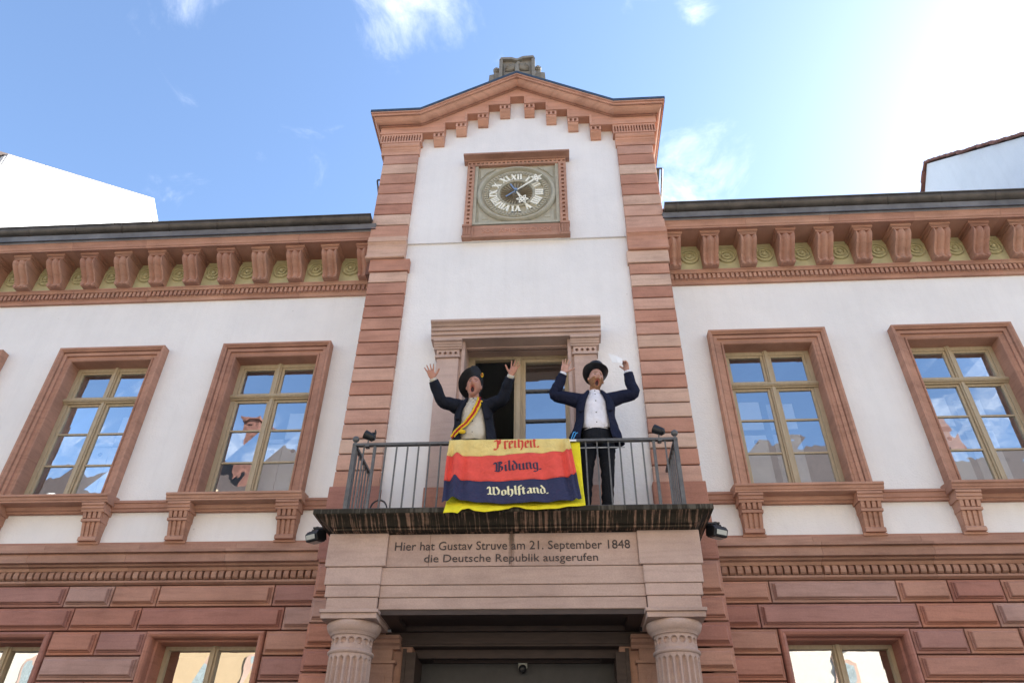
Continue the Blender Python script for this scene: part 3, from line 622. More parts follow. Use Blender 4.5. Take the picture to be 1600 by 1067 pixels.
# columns
NF = 20
def col_mesh():
    b = MB(); n = 200
    prof = [(.222, .0), (.222, .9)]
    rows = []
    def ring(r, z, fn=None): rows.append([((fn(a, r) if fn else r)*cos(a), (fn(a, r) if fn else r)*sin(a), z) for a in [2*pi*k/n for k in range(n)]])
    def fl(dep):
        def f(a, r):
            u = (a*NF/(2*pi)) % 1; w = max(0, 1-((u-.5)/.36)**2); return r-dep*w**.5
        return f
    for z in (1.0, 2.0, 2.8, 2.95, 3.03, 3.055): ring(.205-(z-1)*.0045, z, fl(.034))
    for k, z in enumerate((3.07, 3.08, 3.087, 3.092)):
        q = 1-(k+1)/4.2
        def f(a, r, q=q):
            u = (a*NF/(2*pi)) % 1; w = max(0, 1-((u-.5)/(.36*max(q, .05)**.5))**2); return r-.034*w**.5*q**.5
        ring(.1955, z, f)
    for r, z in ((.1955, 3.10), (.1955, 3.118), (.203, 3.122), (.212, 3.13), (.213, 3.143), (.207, 3.152), (.193, 3.158), (.190, 3.165)): ring(r, z)
    ND = 16
    for k in range(15):
        z = 3.20+.07*(k/14)-.008
        def f(a, r, z=z):
            u = ((a*ND/(2*pi)) % 1)-.5; dx = u*2*pi*.19/ND; dz = z-3.227; d = (dx*dx+dz*dz)**.5; return r-(.026 if d < .026 else (.026*(1-(d-.026)/.004) if d < .030 else 0))
        ring(.190, z, f)
    for r, z in ((.190, 3.275), (.196, 3.282), (.206, 3.284), (.208, 3.293), (.212, 3.296), (.214, 3.304), (.222, 3.31), (.236, 3.325), (.248, 3.35), (.254, 3.372), (.25, 3.39), (.235, 3.40)): ring(r, z)
    b.grid(rows, True, 0, True); return b.mesh('column', 'pale', 0, True, 45)
CM = col_mesh()
for s in (-1, 1):
    c = put('column', CM, po, (s*1.497, -1.07, 0))
    MB().box(s*1.497-.262, s*1.497+.262, -1.325, -.81, 3.398, 3.447).box(s*1.497-.275, s*1.497+.275, -1.345, -.79, 3.4475, 3.478).build('abacus', 'pale', po, bev=.003)
    MB().lathe([(.27, 0), (.27, .25), (.24, .28), (.255, .33), (.22, .38), (.205, 1.0)], (s*1.497, -1.07, .0), 32).build('column_base', 'pale', po, 0, True, 40)
# portico inside: soffit frames, wall pilasters, door recess
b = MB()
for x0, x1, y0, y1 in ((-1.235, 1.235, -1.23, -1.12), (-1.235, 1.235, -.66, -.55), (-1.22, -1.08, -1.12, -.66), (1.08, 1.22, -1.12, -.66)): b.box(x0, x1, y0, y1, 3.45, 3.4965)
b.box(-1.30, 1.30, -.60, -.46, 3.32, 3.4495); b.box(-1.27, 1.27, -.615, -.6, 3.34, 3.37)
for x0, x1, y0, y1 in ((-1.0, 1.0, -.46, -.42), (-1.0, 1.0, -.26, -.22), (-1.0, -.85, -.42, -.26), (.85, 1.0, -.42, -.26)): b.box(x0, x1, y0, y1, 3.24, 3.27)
b.box(-1.2, 1.2, -.46, -.2, 3.27, 3.33); b.build('soffit', 'shadewood', po)  # underside shade comes partly from this very dark wood colour
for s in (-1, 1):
    b = MB(); b.box(*sorted((s*1.02, s*1.62)), -.58, -.2, 0, 3.46); MB().box(*sorted((s*.98, s*1.075)), -.585, -.2, 0, 3.27).box(*sorted((s*1.075, s*1.11)), -.60, -.5, 0, 3.30).build('door_case', 'shadewood', po)
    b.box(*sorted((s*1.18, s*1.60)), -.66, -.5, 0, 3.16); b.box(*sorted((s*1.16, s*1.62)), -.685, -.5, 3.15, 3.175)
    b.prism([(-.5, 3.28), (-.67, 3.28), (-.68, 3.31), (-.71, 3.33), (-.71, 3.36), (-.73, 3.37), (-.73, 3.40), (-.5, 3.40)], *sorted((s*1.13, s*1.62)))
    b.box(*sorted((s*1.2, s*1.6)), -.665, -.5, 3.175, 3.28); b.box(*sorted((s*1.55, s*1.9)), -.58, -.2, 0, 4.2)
    b.box(*sorted((s*1.25, s*1.29)), -.668, -.66, 0, 3.05); b.build('portico_wall', 'trimdark', po)  # darker trim stone here stands in for the shade behind the columns
MB().box(-1.0, 1.0, -.21, -.15, 0, 3.262).build('entrance_door', 'greydoor', po)
tag_cam = thing('security_camera', 'small dome camera on a pale bracket above the entrance door', 'camera', (.06, -.22, 3.2))
MB().box(-.045, .045, -.03, 0, -.01, .075).build('mounting_plate', 'lens', tag_cam); MB().sphere((0, -.05, -.02), .042, 10).build('dome', 'black', tag_cam, 0, True)

# ------------------------------------------------------------------ railing
zr = 5.165
rl = MB().box(-1.70, 1.715, -1.375, -1.325, zr-.012, zr+.018).box(-1.70, -1.66, -1.32, -.60, zr-.012, zr+.0175).box(1.675, 1.715, -1.32, -.60, zr-.012, zr+.0175)
rl.box(-1.69, 1.705, -1.36, -1.34, 4.44, 4.455)
rl = rl.build('balcony_railing', 'iron', TH, bev=.003)
balu = MB().box(-.0075, .0075, -.0075, .0075, 4.372, zr-.012).mesh('baluster', 'iron'); balt = MB().box(-.014, .014, -.014, .014, 4.372, zr-.012).mesh('baluster', 'iron')
for i in range(1, 29):
    x = -1.695+i*.1172; put('baluster', balt if i in (2, 27) else balu, rl, (x, -1.35, 0))
for s, x in ((-1, -1.68), (1, 1.695)):
    for i in range(1, 7): put('baluster', balu, rl, (x, -1.35+i*.107, 0))
    MB().box(x-.02, x+.02, -1.37, -1.33, 4.372, zr+.02).build('post', 'iron', rl)
    MB().sphere((x, -1.35, zr+.075), .036, 10).cyl((x, -1.35, zr+.015), (x, -1.35, zr+.05), .012).build('ball_finial', 'iron', rl, 0, True)
MB().cyl((.66, -1.33, 5.098), (1.17, -1.33, 5.098), .007).build('cable', 'lampgrey', rl)
# ------------------------------------------------------------------ lamps
for s, x, lab in ((-1, -1.545, 'small black spotlight clamped on railing at the corner nearer the sashed person'), (1, 1.532, 'small black spotlight clamped on railing at the corner nearer the bearded person')):
    l = thing('spotlight', lab, 'lamp', (x, -1.345, zr+.02), 'small spotlights on the balcony railing')
    MB().cyl((0, 0, -.06), (0, 0, .06), .008).box(-.02, .02, -.03, .03, -.045, -.03).build('clamp', 'iron', l)
    d = Vector((-.55*s*-1, -.1, .25)).normalized() if s < 0 else Vector((-.3, .1, .2)).normalized(); c = Vector((0, 0, .095))
    hb = MB().cyl(c-d*.055, c+d*.05, .042, .05, 14); hb.cyl(c-d*.075, c-d*.05, .02, .04, 12); hb.build('lamp_head', 'black', l, 0, True, 40)
    MB().cyl(c+d*.048, c+d*.053, .042, .042, 14).build('lamp_glass', 'lens', l)
    if s < 0: MB().box(.03, .075, -.01, .01, .12, .135).box(.06, .07, -.02, .02, .10, .16).build('barn_door', 'black', l)
for s, x, lab in ((-1, -2.015, 'black floodlight on the balcony corner at the end below the sashed person'), (1, 2.02, 'black floodlight on the balcony corner at the end below the bearded person')):
    l = thing('floodlight', lab, 'lamp', (x, -1.1, 4.315), 'floodlights under the balcony')
    bk = MB().box(*sorted((-s*.105, s*.04)), -.02, .02, .028, .044); bk.cyl((0, 0, .05), (0, 0, .0), .018); bk.box(-.05, .05, -.012, .012, .0, .02); bk.build('bracket', 'black', l)
    h = MB().prism([(-.07, -.10), (.03, -.11), (.06, -.06), (.05, .0), (-.05, .005), (-.085, -.03)], -.082, .082)
    for k in range(6): h.box(-.075+k*.028, -.065+k*.028, -.04, .065, -.09, .012)
    hd = h.build('lamp_head', 'black', l, bev=.004); hd.rotation_euler = (.2, 0, s*.5)
    g = MB().add([(-.06, -.086, -.085), (.06, -.086, -.085), (.06, -.0925, -.04), (-.06, -.0925, -.04)], [(0, 1, 2, 3)]).build('lamp_glass', 'lens', l); g.rotation_euler = hd.rotation_euler
    MB().add([(-.06, -.06, -.108), (.06, -.06, -.108), (.06, .02, -.116), (-.06, .02, -.116)], [(0, 1, 2, 3)]).build('lamp_glass', 'lens', l).rotation_euler = hd.rotation_euler
for x0, x1, lab in ((-1.62, -1.12, 'flat white lamp box with cable loop on balcony floor, nearer the sashed person'), (1.10, 1.58, 'flat white lamp box lying on balcony floor, nearer the bearded person')):
    l = thing('lamp_box', lab, 'lamp box', ((x0+x1)/2, -.95, 4.373), 'white lamp boxes on the balcony floor'); w = (x1-x0)/2
    MB().box(-w, w, -.08, .08, 0, .185).build('case', 'lampgrey', l, bev=.006); MB().box(-w-.01, w+.01, -.09, .09, .186, .21).build('lid', 'panelw', l, bev=.004)
    if x0 < 0:
        pts = [(-.05+.09*cos(a), -.10, .19+.11*sin(a)) for a in [pi*k/12 for k in range(13)]]; k = MB()
        for p, q in zip(pts, pts[1:]): k.cyl(p, q, .009, n=6)
        k.build('cable_loop', 'black', l)

# ------------------------------------------------------------------ clock
CK = thing('tower_clock', 'square olive and sandstone wall clock with roman numerals and gilded hands', 'clock', (G, -.52, 9.85))
def ck(b, name, mat, par=None, **k):
    o = b.build(name, mat, par or CK, **k)
    if par is None: o.matrix_parent_inverse = Matrix.Translation((-G, .52, -9.85))
    return o
fr = MB(); z0, z1 = 9.19, 10.60; y = -.60
def studs(b, x0, x1, za, zb, horiz):                       # band with a row of drilled square holes
    b.box(x0, x1, y+.03, -.5, za, zb)
    if horiz:
        b.box(x0, x1, y, y+.03, za, za+(zb-za)*.33); b.box(x0, x1, y, y+.03, zb-(zb-za)*.33, zb); n = 23
        for i in range(n+1):
            x = x0+(x1-x0)*i/n; b.box(max(x0, x-.014), min(x1, x+.014), y+.001, y+.03, za+.01, zb-.01)
    else:
        b.box(x0, x0+(x1-x0)*.33, y, y+.03, za, zb); b.box(x1-(x1-x0)*.33, x1, y, y+.03, za, zb); n = 15
        for i in range(n+1):
            z = za+(zb-za)*i/n; b.box(x0+.01, x1-.01, y+.001, y+.03, max(za, z-.022), min(zb, z+.022))
studs(fr, G-.775, G-.655, z0, 10.50, False); studs(fr, G+.655, G+.775, z0, 10.50, False); studs(fr, G-.775, G+.775, 10.503, 10.60, True)
ck(fr, 'stone_frame', 'trim')
ck(MB().prism([(-.5, 10.602), (-.615, 10.602), (-.63, 10.615), (-.69, 10.63), (-.72, 10.635), (-.72, 10.668), (-.5, 10.70)], G-.835, G+.835), 'hood', 'trimdark')
fb = MB().box(G-.655, G+.655, -.575, -.5, 8.96, 9.188); fb.box(G-.655, G+.655, -.60, -.5, 8.935, 8.965); fb.box(G-.655, G-.63, -.598, -.5, 8.965, 9.16); fb.box(G+.63, G+.655, -.598, -.5, 8.965, 9.16)
for s in (-1, 1):
    x0, x1 = sorted((G+s*.66, G+s*.785)); fb.box(x0, x1, -.60, -.52, 8.94, 9.183); fb.box(x0-.008, x1+.008, -.615, -.52, 8.93, 8.965); fb.box(x0-.008, x1+.008, -.615, -.52, 9.15, 9.186)
    for k in range(3): fb.box(x0+.012+k*.04, x0+.032+k*.04, -.613, -.5, 8.975, 9.14)
ck(fb, 'inscription_frame', 'trim')
t = fit_text('XX  AMDCCCLXX', G-.50, G+.52, 9.03, .085, -.578, 'gable', CK, 'inscription'); t.matrix_parent_inverse = Matrix.Translation((-G, .52, -9.85))
cz = 9.865; R = .585
d = MB().box(G-.65, G+.65, -.545, -.5, 9.21, 10.56)
for a, e, lo, hi, yy in ((-.652, .652, 9.205, 9.25, -.585), (-.652, .652, 10.515, 10.56, -.585)): d.box(G+a, G+e, yy, -.5, lo, hi)
for x0, x1 in ((-.652, -.605), (.605, .652)): d.box(G+x0, G+x1, -.584, -.5, 9.25, 10.515)
for sx in (-1, 1):
    for sz in (-1, 1):                                     # corner mouldings
        for q, yy in ((0, -.562), (.045, -.550), (.09, -.570)):
            p0 = (G+sx*(.565-q*.6), cz+sz*(.59-q*.6)); ln = .235-q*1.5
            if ln < .03: continue
            d.prismy([p0, (p0[0]-sx*ln, p0[1]), (p0[0]-sx*ln*.45, p0[1]-sz*ln*.45), (p0[0], p0[1]-sz*ln)], yy, -.53)
ck(d, 'dial_panel', 'clockp')
ck(MB().lathe([(R+.025, -.53), (R+.025, -.565), (R+.012, -.59), (R-.005, -.605), (R-.03, -.605), (R-.045, -.585), (R-.055, -.553), (.505, -.55), (.50, -.572), (.432, -.572), (.427, -.55), (.298, -.55), (.294, -.578), (.275, -.592), (.255, -.582), (.25, -.54), (.2, -.532)], (G, 0, cz), 72, 'y'), 'dial', 'clockp', smooth=True, angle=30)
ck(MB().lathe([(.25, -.528), (.25, -.535), (.15, -.545), (.04, -.56), (.03, -.585), (.002, -.59)], (G, 0, cz), 48, 'y'), 'centre_disc', 'clockc', smooth=True, angle=30)
mk = MB()
for i in range(60):
    a = i*2*pi/60; c_, s_ = cos(a), sin(a); w = .0085; 
    mk.add([(G+c_*r-s_*k*w, yy, cz+s_*r+c_*k*w) for yy in (-.571, -.588) for r, k in ((.44, -1), (.44, 1), (.49, 1), (.49, -1))], [(4, 5, 6, 7), (0, 1, 5, 4), (1, 2, 6, 5), (2, 3, 7, 6), (3, 0, 4, 7)])
stuff(ck(mk, 'minute_track', 'clockp'))
rayb = MB()
for i in range(28):
    a = i*2*pi/28; c_, s_ = cos(a), sin(a); w0, w1 = .004, .016
    rayb.add([(G+c_*r-s_*k*w, -.546, cz+s_*r+c_*k*w) for r, k, w in ((.06, -1, w0), (.06, 1, w0), (.24, 1, w1), (.24, -1, w1))]+[(G+c_*.06, -.565, cz+s_*.06), (G+c_*.24, -.572, cz+s_*.24)], [(0, 3, 5, 4), (1, 4, 5, 2), (3, 2, 5)])
stuff(ck(rayb, 'sunburst', 'clockc'))
def num(b, s):
    x = 0; h = .13
    items = []
    def bar(xa, xb, za, zb, w): items.append([(xa-w, za), (xa+w, za), (xb+w, zb), (xb-w, zb)])
    for ch in s:
        if ch == 'I': bar(x+.014, x+.014, 0, h, .0115); items.append([(x-.002, 0), (x+.03, 0), (x+.03, .008), (x-.002, .008)]); items.append([(x-.002, h-.008), (x+.03, h-.008), (x+.03, h), (x-.002, h)]); x += .036
        if ch == 'V': bar(x+.038, x+.012, 0, h, .0145); bar(x+.038, x+.064, 0, h, .0065); items.append([(x-.006, h-.008), (x+.03, h-.008), (x+.03, h), (x-.006, h)]); items.append([(x+.05, h-.008), (x+.08, h-.008), (x+.08, h), (x+.05, h)]); x += .082
        if ch == 'X': bar(x+.066, x+.012, 0, h, .0145); bar(x+.010, x+.066, 0, h, .0065); items.append([(x-.006, h-.008), (x+.03, h-.008), (x+.03, h), (x-.006, h)]); items.append([(x+.05, 0), (x+.084, 0), (x+.084, .008), (x+.05, .008)]); x += .082
    return items, x-.008
for i, s in enumerate(('XII', 'I', 'II', 'III', 'IIII', 'V', 'VI', 'VII', 'VIII', 'IX', 'X', 'XI')):
    b = MB(); items, w = num(b, s); a = -i*pi/6; sc = min(1.25, .172/max(w, .01)); r0 = .29
    for k, q in enumerate(items):
        pts = []
        for x, z in q:
            lx, lz = (x-w/2)*sc, r0+z*.95; pts.append((G+lx*cos(a)-lz*sin(a), cz+lx*sin(a)+lz*cos(a)))
        b.prismy(pts, -.584-.0004*k, -.548)
    ck(b, 'numeral', 'gold')
def hand(name, ang, ln, wid, y, tail, rose):
    b = MB(); t = MB(); c_, s_ = cos(ang), sin(ang)        # ang clockwise from twelve
    def P(l, r): return (G+r*s_+l*c_, cz+r*c_-l*s_)
    def ex(bb, pts, yy=y): bb.prismy([P(*p) for p in pts], yy, yy+.008)
    ex(b, [(-wid*.4, 0), (wid*.4, 0), (wid, ln-rose*1.9), (-wid, ln-rose*1.9)])
    for k in range(6):
        a = k*pi/3; cx, cy = rose*.55*sin(a), ln-rose+rose*.55*cos(a); d1 = (sin(a), cos(a)); d2 = (cos(a), -sin(a)); l1, l2 = rose*.42, rose*.2
        for q0, q1 in ((0, 1), (1, 2), (2, 3), (3, 0)):    # open lozenge petals
            P4 = [(cx+d1[0]*l1, cy+d1[1]*l1), (cx+d2[0]*l2, cy+d2[1]*l2), (cx-d1[0]*l1, cy-d1[1]*l1), (cx-d2[0]*l2, cy-d2[1]*l2)]
            (ax, ay), (bx, by) = P4[q0], P4[q1]; mx, my = (bx-ax), (by-ay); m_ = (mx*mx+my*my)**.5; nx, ny = -my/m_*.0075, mx/m_*.0075
            ex(b, [(ax-nx, ay-ny), (ax+nx, ay+ny), (bx+nx, by+ny), (bx-nx, by-ny)], y-.0006*(k+1)-.0001*q0)
    ex(b, [(-.008, ln-rose*.1), (.008, ln-rose*.1), (0, ln+.035)])
    ex(t, [(-wid*.7, -tail), (wid*.7, -tail), (wid*.4, 0), (-wid*.4, 0)])
    o = ck(b, name, 'gold'); o2 = t.build('tail', 'steel', o)
hand('minute_hand', radians(50), .49, .016, -.635, .2, .085); hand('hour_hand', radians(152), .30, .018, -.618, .19, .095)
ck(MB().cyl((G, -.66, cz), (G, -.56, cz), .022, n=14), 'hub', 'steel')
# ------------------------------------------------------------------ banner over the railing
def cloth(name, col, rough=.75, sheen=.3):
    mt, t, b = new_mat(name); v, _ = coords(t, (1, 1, 1), False)
    w = nd(t, 'ShaderNodeTexNoise', {0: v, 'Scale': 8, 'Detail': 5, 'Roughness': .6}).outputs[0]
    t.links.new(mixc(t, 1, col, ramp(t, w, [(.3, (.88,)*3), (.7, (1.1,)*3)]), 'MULTIPLY'), b.inputs['Base Color'])
    b.inputs['Roughness'].default_value = rough; b.inputs['Specular IOR Level'].default_value = .2
    f = nd(t, 'ShaderNodeTexNoise', {0: v, 'Scale': 14, 'Detail': 4, 'Distortion': .8}).outputs[0]
    t.links.new(nd(t, 'ShaderNodeBump', {'Strength': .6, 'Distance': .03, 'Height': f}).outputs[0], b.inputs['Normal']); return mt
MT.update(cl_cream=cloth('cloth_cream_yellow', (.78, .60, .22)), cl_red=cloth('cloth_red', (.78, .10, .075)), cl_navy=cloth('cloth_navy', (.040, .042, .085)), cl_yellow=cloth('cloth_bright_yellow', (.86, .74, .03)),
          tx_red=plain('print_red', (.62, .06, .035), .7), tx_navy=plain('print_navy', (.035, .03, .06), .7), tx_cream=plain('print_cream', (.85, .76, .42), .7), ribbon=plain('blue_ribbon', (.05, .35, .75), .5))
FL = thing('banner', 'cream, red and navy cloth banner with blackletter words draped over the balcony railing', 'banner', (0, -1.38, 5.18))
FI = Matrix.Translation((0, 1.38, -5.18))
def lerp(pts, s):
    for (a, va), (c, vc) in zip(pts, pts[1:]):
        if s <= c:
            k = (s-a)/(c-a); k = k*k*(3-2*k)*.6+k*.4; return va+(vc-va)*k
    return pts[-1][1]
RX = [[(0, -.660), (1, .600)], [(0, -.672), (1, .616)], [(0, -.680), (1, .656)], [(0, -.655), (1, .690)]]
RZ = [[(0, 5.185), (.5, 5.18), (1, 5.175)],
      [(0, 4.985), (.06, 4.995), (.14, 5.016), (.19, 4.999), (.25, 4.988), (.36, 4.99), (.52, 4.999), (.71, 5.008), (.85, 5.022), (.94, 5.042), (1, 5.062)],
      [(0, 4.700), (.08, 4.715), (.13, 4.765), (.18, 4.722), (.27, 4.706), (.41, 4.697), (.61, 4.70), (.77, 4.716), (.88, 4.735), (.94, 4.755), (1, 4.79)],
      [(0, 4.387), (.05, 4.417), (.12, 4.442), (.18, 4.432), (.28, 4.402), (.48, 4.377), (.65, 4.382), (.81, 4.397), (.92, 4.412), (1, 4.422)]]
def fold(s, v):                                           # depth of the hanging folds
    g = lambda c, w: math.exp(-((s-c)/w)**2)
    return v*(.045*g(.135, .03)-.03*g(.065, .025)-.018*g(.2, .035)+.034*g(.93, .02)-.028*g(.885, .025)+.012*g(.975, .015)+.008*sin(s*23+1)+.007*sin(s*47+v*3)+.006*sin(s*31-v*5))+.012*v*sin(s*9+2*v)
def ban(s, v, off=0):                                     # v in 0..3 from the rail down
    i = min(2, int(v)); k = v-i
    x = lerp(RX[i], s)*(1-k)+lerp(RX[i+1], s)*k; z = lerp(RZ[i], s)*(1-k)+lerp(RZ[i+1], s)*k
    y = -1.396-.035*(v/3)-.175*max(0, (v-2.0))**1.4-fold(s, min(1, v*.8+.1))-off
    return Vector((x, y, z))
NS, rows, b = 110, [], MB()
allrows = [[(p.x, -1.32+.0, p.z-.10) for p in [ban(j/NS, 0) for j in range(NS+1)]], [(p.x, -1.318, p.z+.006) for p in [ban(j/NS, 0) for j in range(NS+1)]], [(p.x, -1.35, p.z+.012) for p in [ban(j/NS, 0) for j in range(NS+1)]], [(p.x, -1.383, p.z+.006) for p in [ban(j/NS, 0) for j in range(NS+1)]]]
for band in range(3):
    rr = [[ban(j/NS, band+k/12) for j in range(NS+1)] for k in range(13)]
    b.grid((allrows if band == 0 else [])+rr, False, band)
def fset(o): o.matrix_parent_inverse = FI; return o
bo = fset(b.build('lettered_cloth', ['cl_cream', 'cl_red', 'cl_navy'], FL, 0, True)); md = bo.modifiers.new('t', 'SOLIDIFY'); md.thickness = .003
# bright yellow lining behind, showing below and beside
yb = [(0, 4.342), (.075, 4.352), (.10, 4.342), (.125, 4.40), (.17, 4.41), (.22, 4.37), (.30, 4.358), (.38, 4.368), (.45, 4.40), (.49, 4.428), (.52, 4.42), (.58, 4.39), (.68, 4.378), (.78, 4.392), (.88, 4.415), (1, 4.435)]
b = MB(); rr = []
for k in range(15):
    t_ = k/14; row = []
    for j in range(NS+1):
        s = j/NS; x = -.63+(s*(1.335+.02*t_)); z = 5.15+(lerp(yb, s)-.071-5.15)*t_
        y = -1.361-.170*max(0, (4.72-z)/.31)**1.4-.008*max(0, (t_-.9)/.1)*sin(s*37+.5)
        row.append((x, y, z))
    rr.append(row)
ye = fset(b.grid(rr).build('yellow_lining', 'cl_yellow', FL, 0, True)); md = ye.modifiers.new('t', 'SOLIDIFY'); md.thickness = .003
k = MB()
for p, q in (((.62, -1.40, 5.17), (.645, -1.40, 5.245)), ((.645, -1.40, 5.245), (.665, -1.40, 5.25)), ((.64, -1.40, 5.17), (.67, -1.40, 5.235)), ((.67, -1.40, 5.235), (.69, -1.40, 5.24))): k.cyl(p, q, .005, n=6)
fset(k.build('tie_ribbon', 'ribbon', FL))
fset(MB().box(.60, .67, -1.395, -1.385, 5.145, 5.165).build('care_label', 'panelw', FL))
# blackletter written with a broad nib
def stem(x, top=1.0, bot=0.0, foot=True, head=True):
    p = ([(x-.11, top-.12)] if head else [])+[(x, top), (x, bot+.12)]+([(x+.11, bot)] if foot else []); return p
GL = {
 'i': (.36, [stem(.12), [(.06, 1.28), (.16, 1.40)]]),
 'r': (.46, [stem(.12), [(.12, .84), (.30, 1.0), (.42, .88)]]),
 'n': (.70, [stem(.12), [(.12, .82), (.36, 1.0), (.48, .86), (.48, .12), (.60, 0)]]),
 'u': (.70, [stem(.12, foot=False), [(.12, .14), (.24, 0), (.48, .2)], stem(.48)]),
 'e': (.52, [[(.36, .62), (.40, .86), (.26, 1.0), (.10, .8), (.10, .16), (.22, 0), (.42, .16)], [(.12, .52), (.38, .68)]]),
 'h': (.68, [[(.02, 1.5), (.12, 1.6), (.12, .12), (.22, 0)], [(.12, .82), (.36, 1.0), (.5, .84), (.5, .15), (.36, -.28), (.28, -.36)]]),
 'l': (.34, [[(.02, 1.5), (.12, 1.6), (.12, .12), (.24, 0)]]),
 't': (.40, [[(.12, 1.3), (.12, .12), (.24, 0)], [(-.04, .96), (.30, .98)]]),
 'd': (.64, [[(.30, 1.0), (.10, .82), (.10, .14), (.26, 0), (.48, .18), (.48, .9), (.16, 1.5)]]),
 'g': (.64, [[(.46, .96), (.26, 1.0), (.10, .82), (.10, .16), (.24, 0), (.46, .16)], [(.46, 1.02), (.46, -.2), (.28, -.42), (.06, -.34)]]),
 'o': (.58, [[(.26, 1.0), (.10, .84), (.10, .14), (.26, 0), (.44, .16), (.44, .82), (.24, 1.0)]]),
 'a': (.64, [[(.10, .86), (.28, 1.0), (.44, .86), (.44, .12), (.56, 0)], [(.44, .58), (.18, .44), (.12, .14), (.24, 0), (.44, .16)]]),
 's': (.40, [[(.40, 1.5), (.26, 1.6), (.13, 1.45), (.13, -.2)], [(-.02, .94), (.3, .96)]]),
 '.': (.30, [[(.02, .0), (.20, .14)], [(.02, .1), (.18, .02)]]),
 'F': (.92, [[(.0, .9), (.10, 1.1), (.34, 1.0), (.34, .2), (.16, -.1), (-.02, .02)], [(.02, 1.35), (.22, 1.55), (.50, 1.42), (.86, 1.56)], [(.34, .78), (.66, .84)], [(.56, 1.4), (.52, .6)]]),
 'B': (1.0, [[(-.02, 1.1), (.10, 1.45), (.26, 1.2), (.26, .16), (.10, 0)], [(.26, 1.42), (.60, 1.56), (.76, 1.30), (.48, .92), (.80, .66), (.76, .16), (.50, -.02), (.10, .1)], [(.50, 1.45), (.50, .1)]]),
 'W': (1.3, [[(-.02, 1.1), (.10, 1.5), (.24, 1.3), (.24, .2), (.40, 0)], [(.40, 0), (.60, .22), (.60, 1.5), (.48, 1.36)], [(.60, .2), (.76, 0), (1.04, .22), (1.12, .9), (.92, 1.4), (.84, 1.56)], [(.0, .1), (.2, .02)]])}
def letter(word, s0, s1, v_base, hgt, mat, vmin=-9):
    tot = sum(GL[c][0] for c in word); b = MB(); x = 0; i = 0; na = radians(38); nw = .085; kk = (s1-s0)/tot
    for c in word:
        for st in GL[c][1]:
            for (xa, za), (xb, zb) in zip(st, st[1:]):
                i += 1; d = Vector((xb-xa, zb-za)); 
                if d.length < 1e-4: continue
                d.normalize(); n = Vector((cos(na)*nw, sin(na)*nw)); pr = Vector((-d.y, d.x))*.028
                if n.dot(pr) < 0: pr = -pr
                n = n+pr
                seg = 4; rws = []
                for q in range(seg+1):
                    t_ = q/seg; cxx, czz = xa+(xb-xa)*t_, za+(zb-za)*t_; row = []
                    for sg in (-1, 0, 1):
                        s = s0+(x+cxx+n.x*sg)*kk; v = max(vmin, v_base-(czz+n.y*sg)*hgt); row.append(ban(s, v, .0035+.00006*(i % 12)))
                    rws.append(row)
                b.grid(rws)
        x += GL[c][0]
    return fset(b.build('lettering', mat, FL))
letter('Freiheit.', .405, .70, .60, .50, 'tx_red', .02); letter('Bildung.', .405, .70, 1.62, .24, 'tx_navy'); letter('Wohlstand.', .365, .725, 2.60, .24, 'tx_cream')

# ------------------------------------------------------------------ people
def skinmat(name, col):
    mt, t, b = new_mat(name); v, _ = coords(t, rnd=False)
    n = nd(t, 'ShaderNodeTexNoise', {0: v, 'Scale': 22, 'Detail': 4}).outputs[0]
    t.links.new(mixc(t, 1, col, ramp(t, n, [(.3, (.86, .80, .78)), (.7, (1.12, 1.1, 1.1))]), 'MULTIPLY'), b.inputs['Base Color'])
    b.inputs['Roughness'].default_value = .5; b.inputs['Subsurface Weight'].default_value = .12; b.inputs['Subsurface Radius'].default_value = (.012, .005, .003); return mt
MT.update(skin_a=skinmat('skin_tanned', (.46, .22, .145)), skin_b=skinmat('skin_fair', (.52, .29, .215)), lip=plain('lips', (.42, .12, .10), .4), mouth=plain('mouth_inside', (.035, .008, .008), .5), eye=plain('eyes', (.10, .075, .06), .2), brow=plain('eyebrows', (.20, .11, .06), .8),
 beard=plain('beard', (.30, .145, .07), .85, noise=.4, nscale=90, bump=.5), hair_g=plain('grey_hair', (.25, .22, .19), .8, noise=.4, nscale=60),
 navy=cloth('navy_wool', (.011, .014, .036), .8), charcoal=cloth('charcoal_wool', (.013, .015, .024), .85), shirt_w=cloth('white_shirt', (.78, .77, .82), .7), shirt_b=cloth('cream_shirt', (.58, .53, .44), .75), trouser=cloth('black_trousers', (.010, .011, .015), .8),
 felt=plain('black_felt', (.012, .012, .014), .75, noise=.3, bump=.1), silk=plain('black_silk', (.012, .012, .014), .32, noise=.2), leather=plain('black_leather', (.015, .014, .014), .35), sash_r=cloth('sash_red', (.50, .03, .025)), sash_y=cloth('sash_gold', (.80, .52, .03)), paper=plain('paper', (.86, .86, .86), .7, noise=.02), buckle=plain('buckle', (.6, .6, .62), .25, .9))
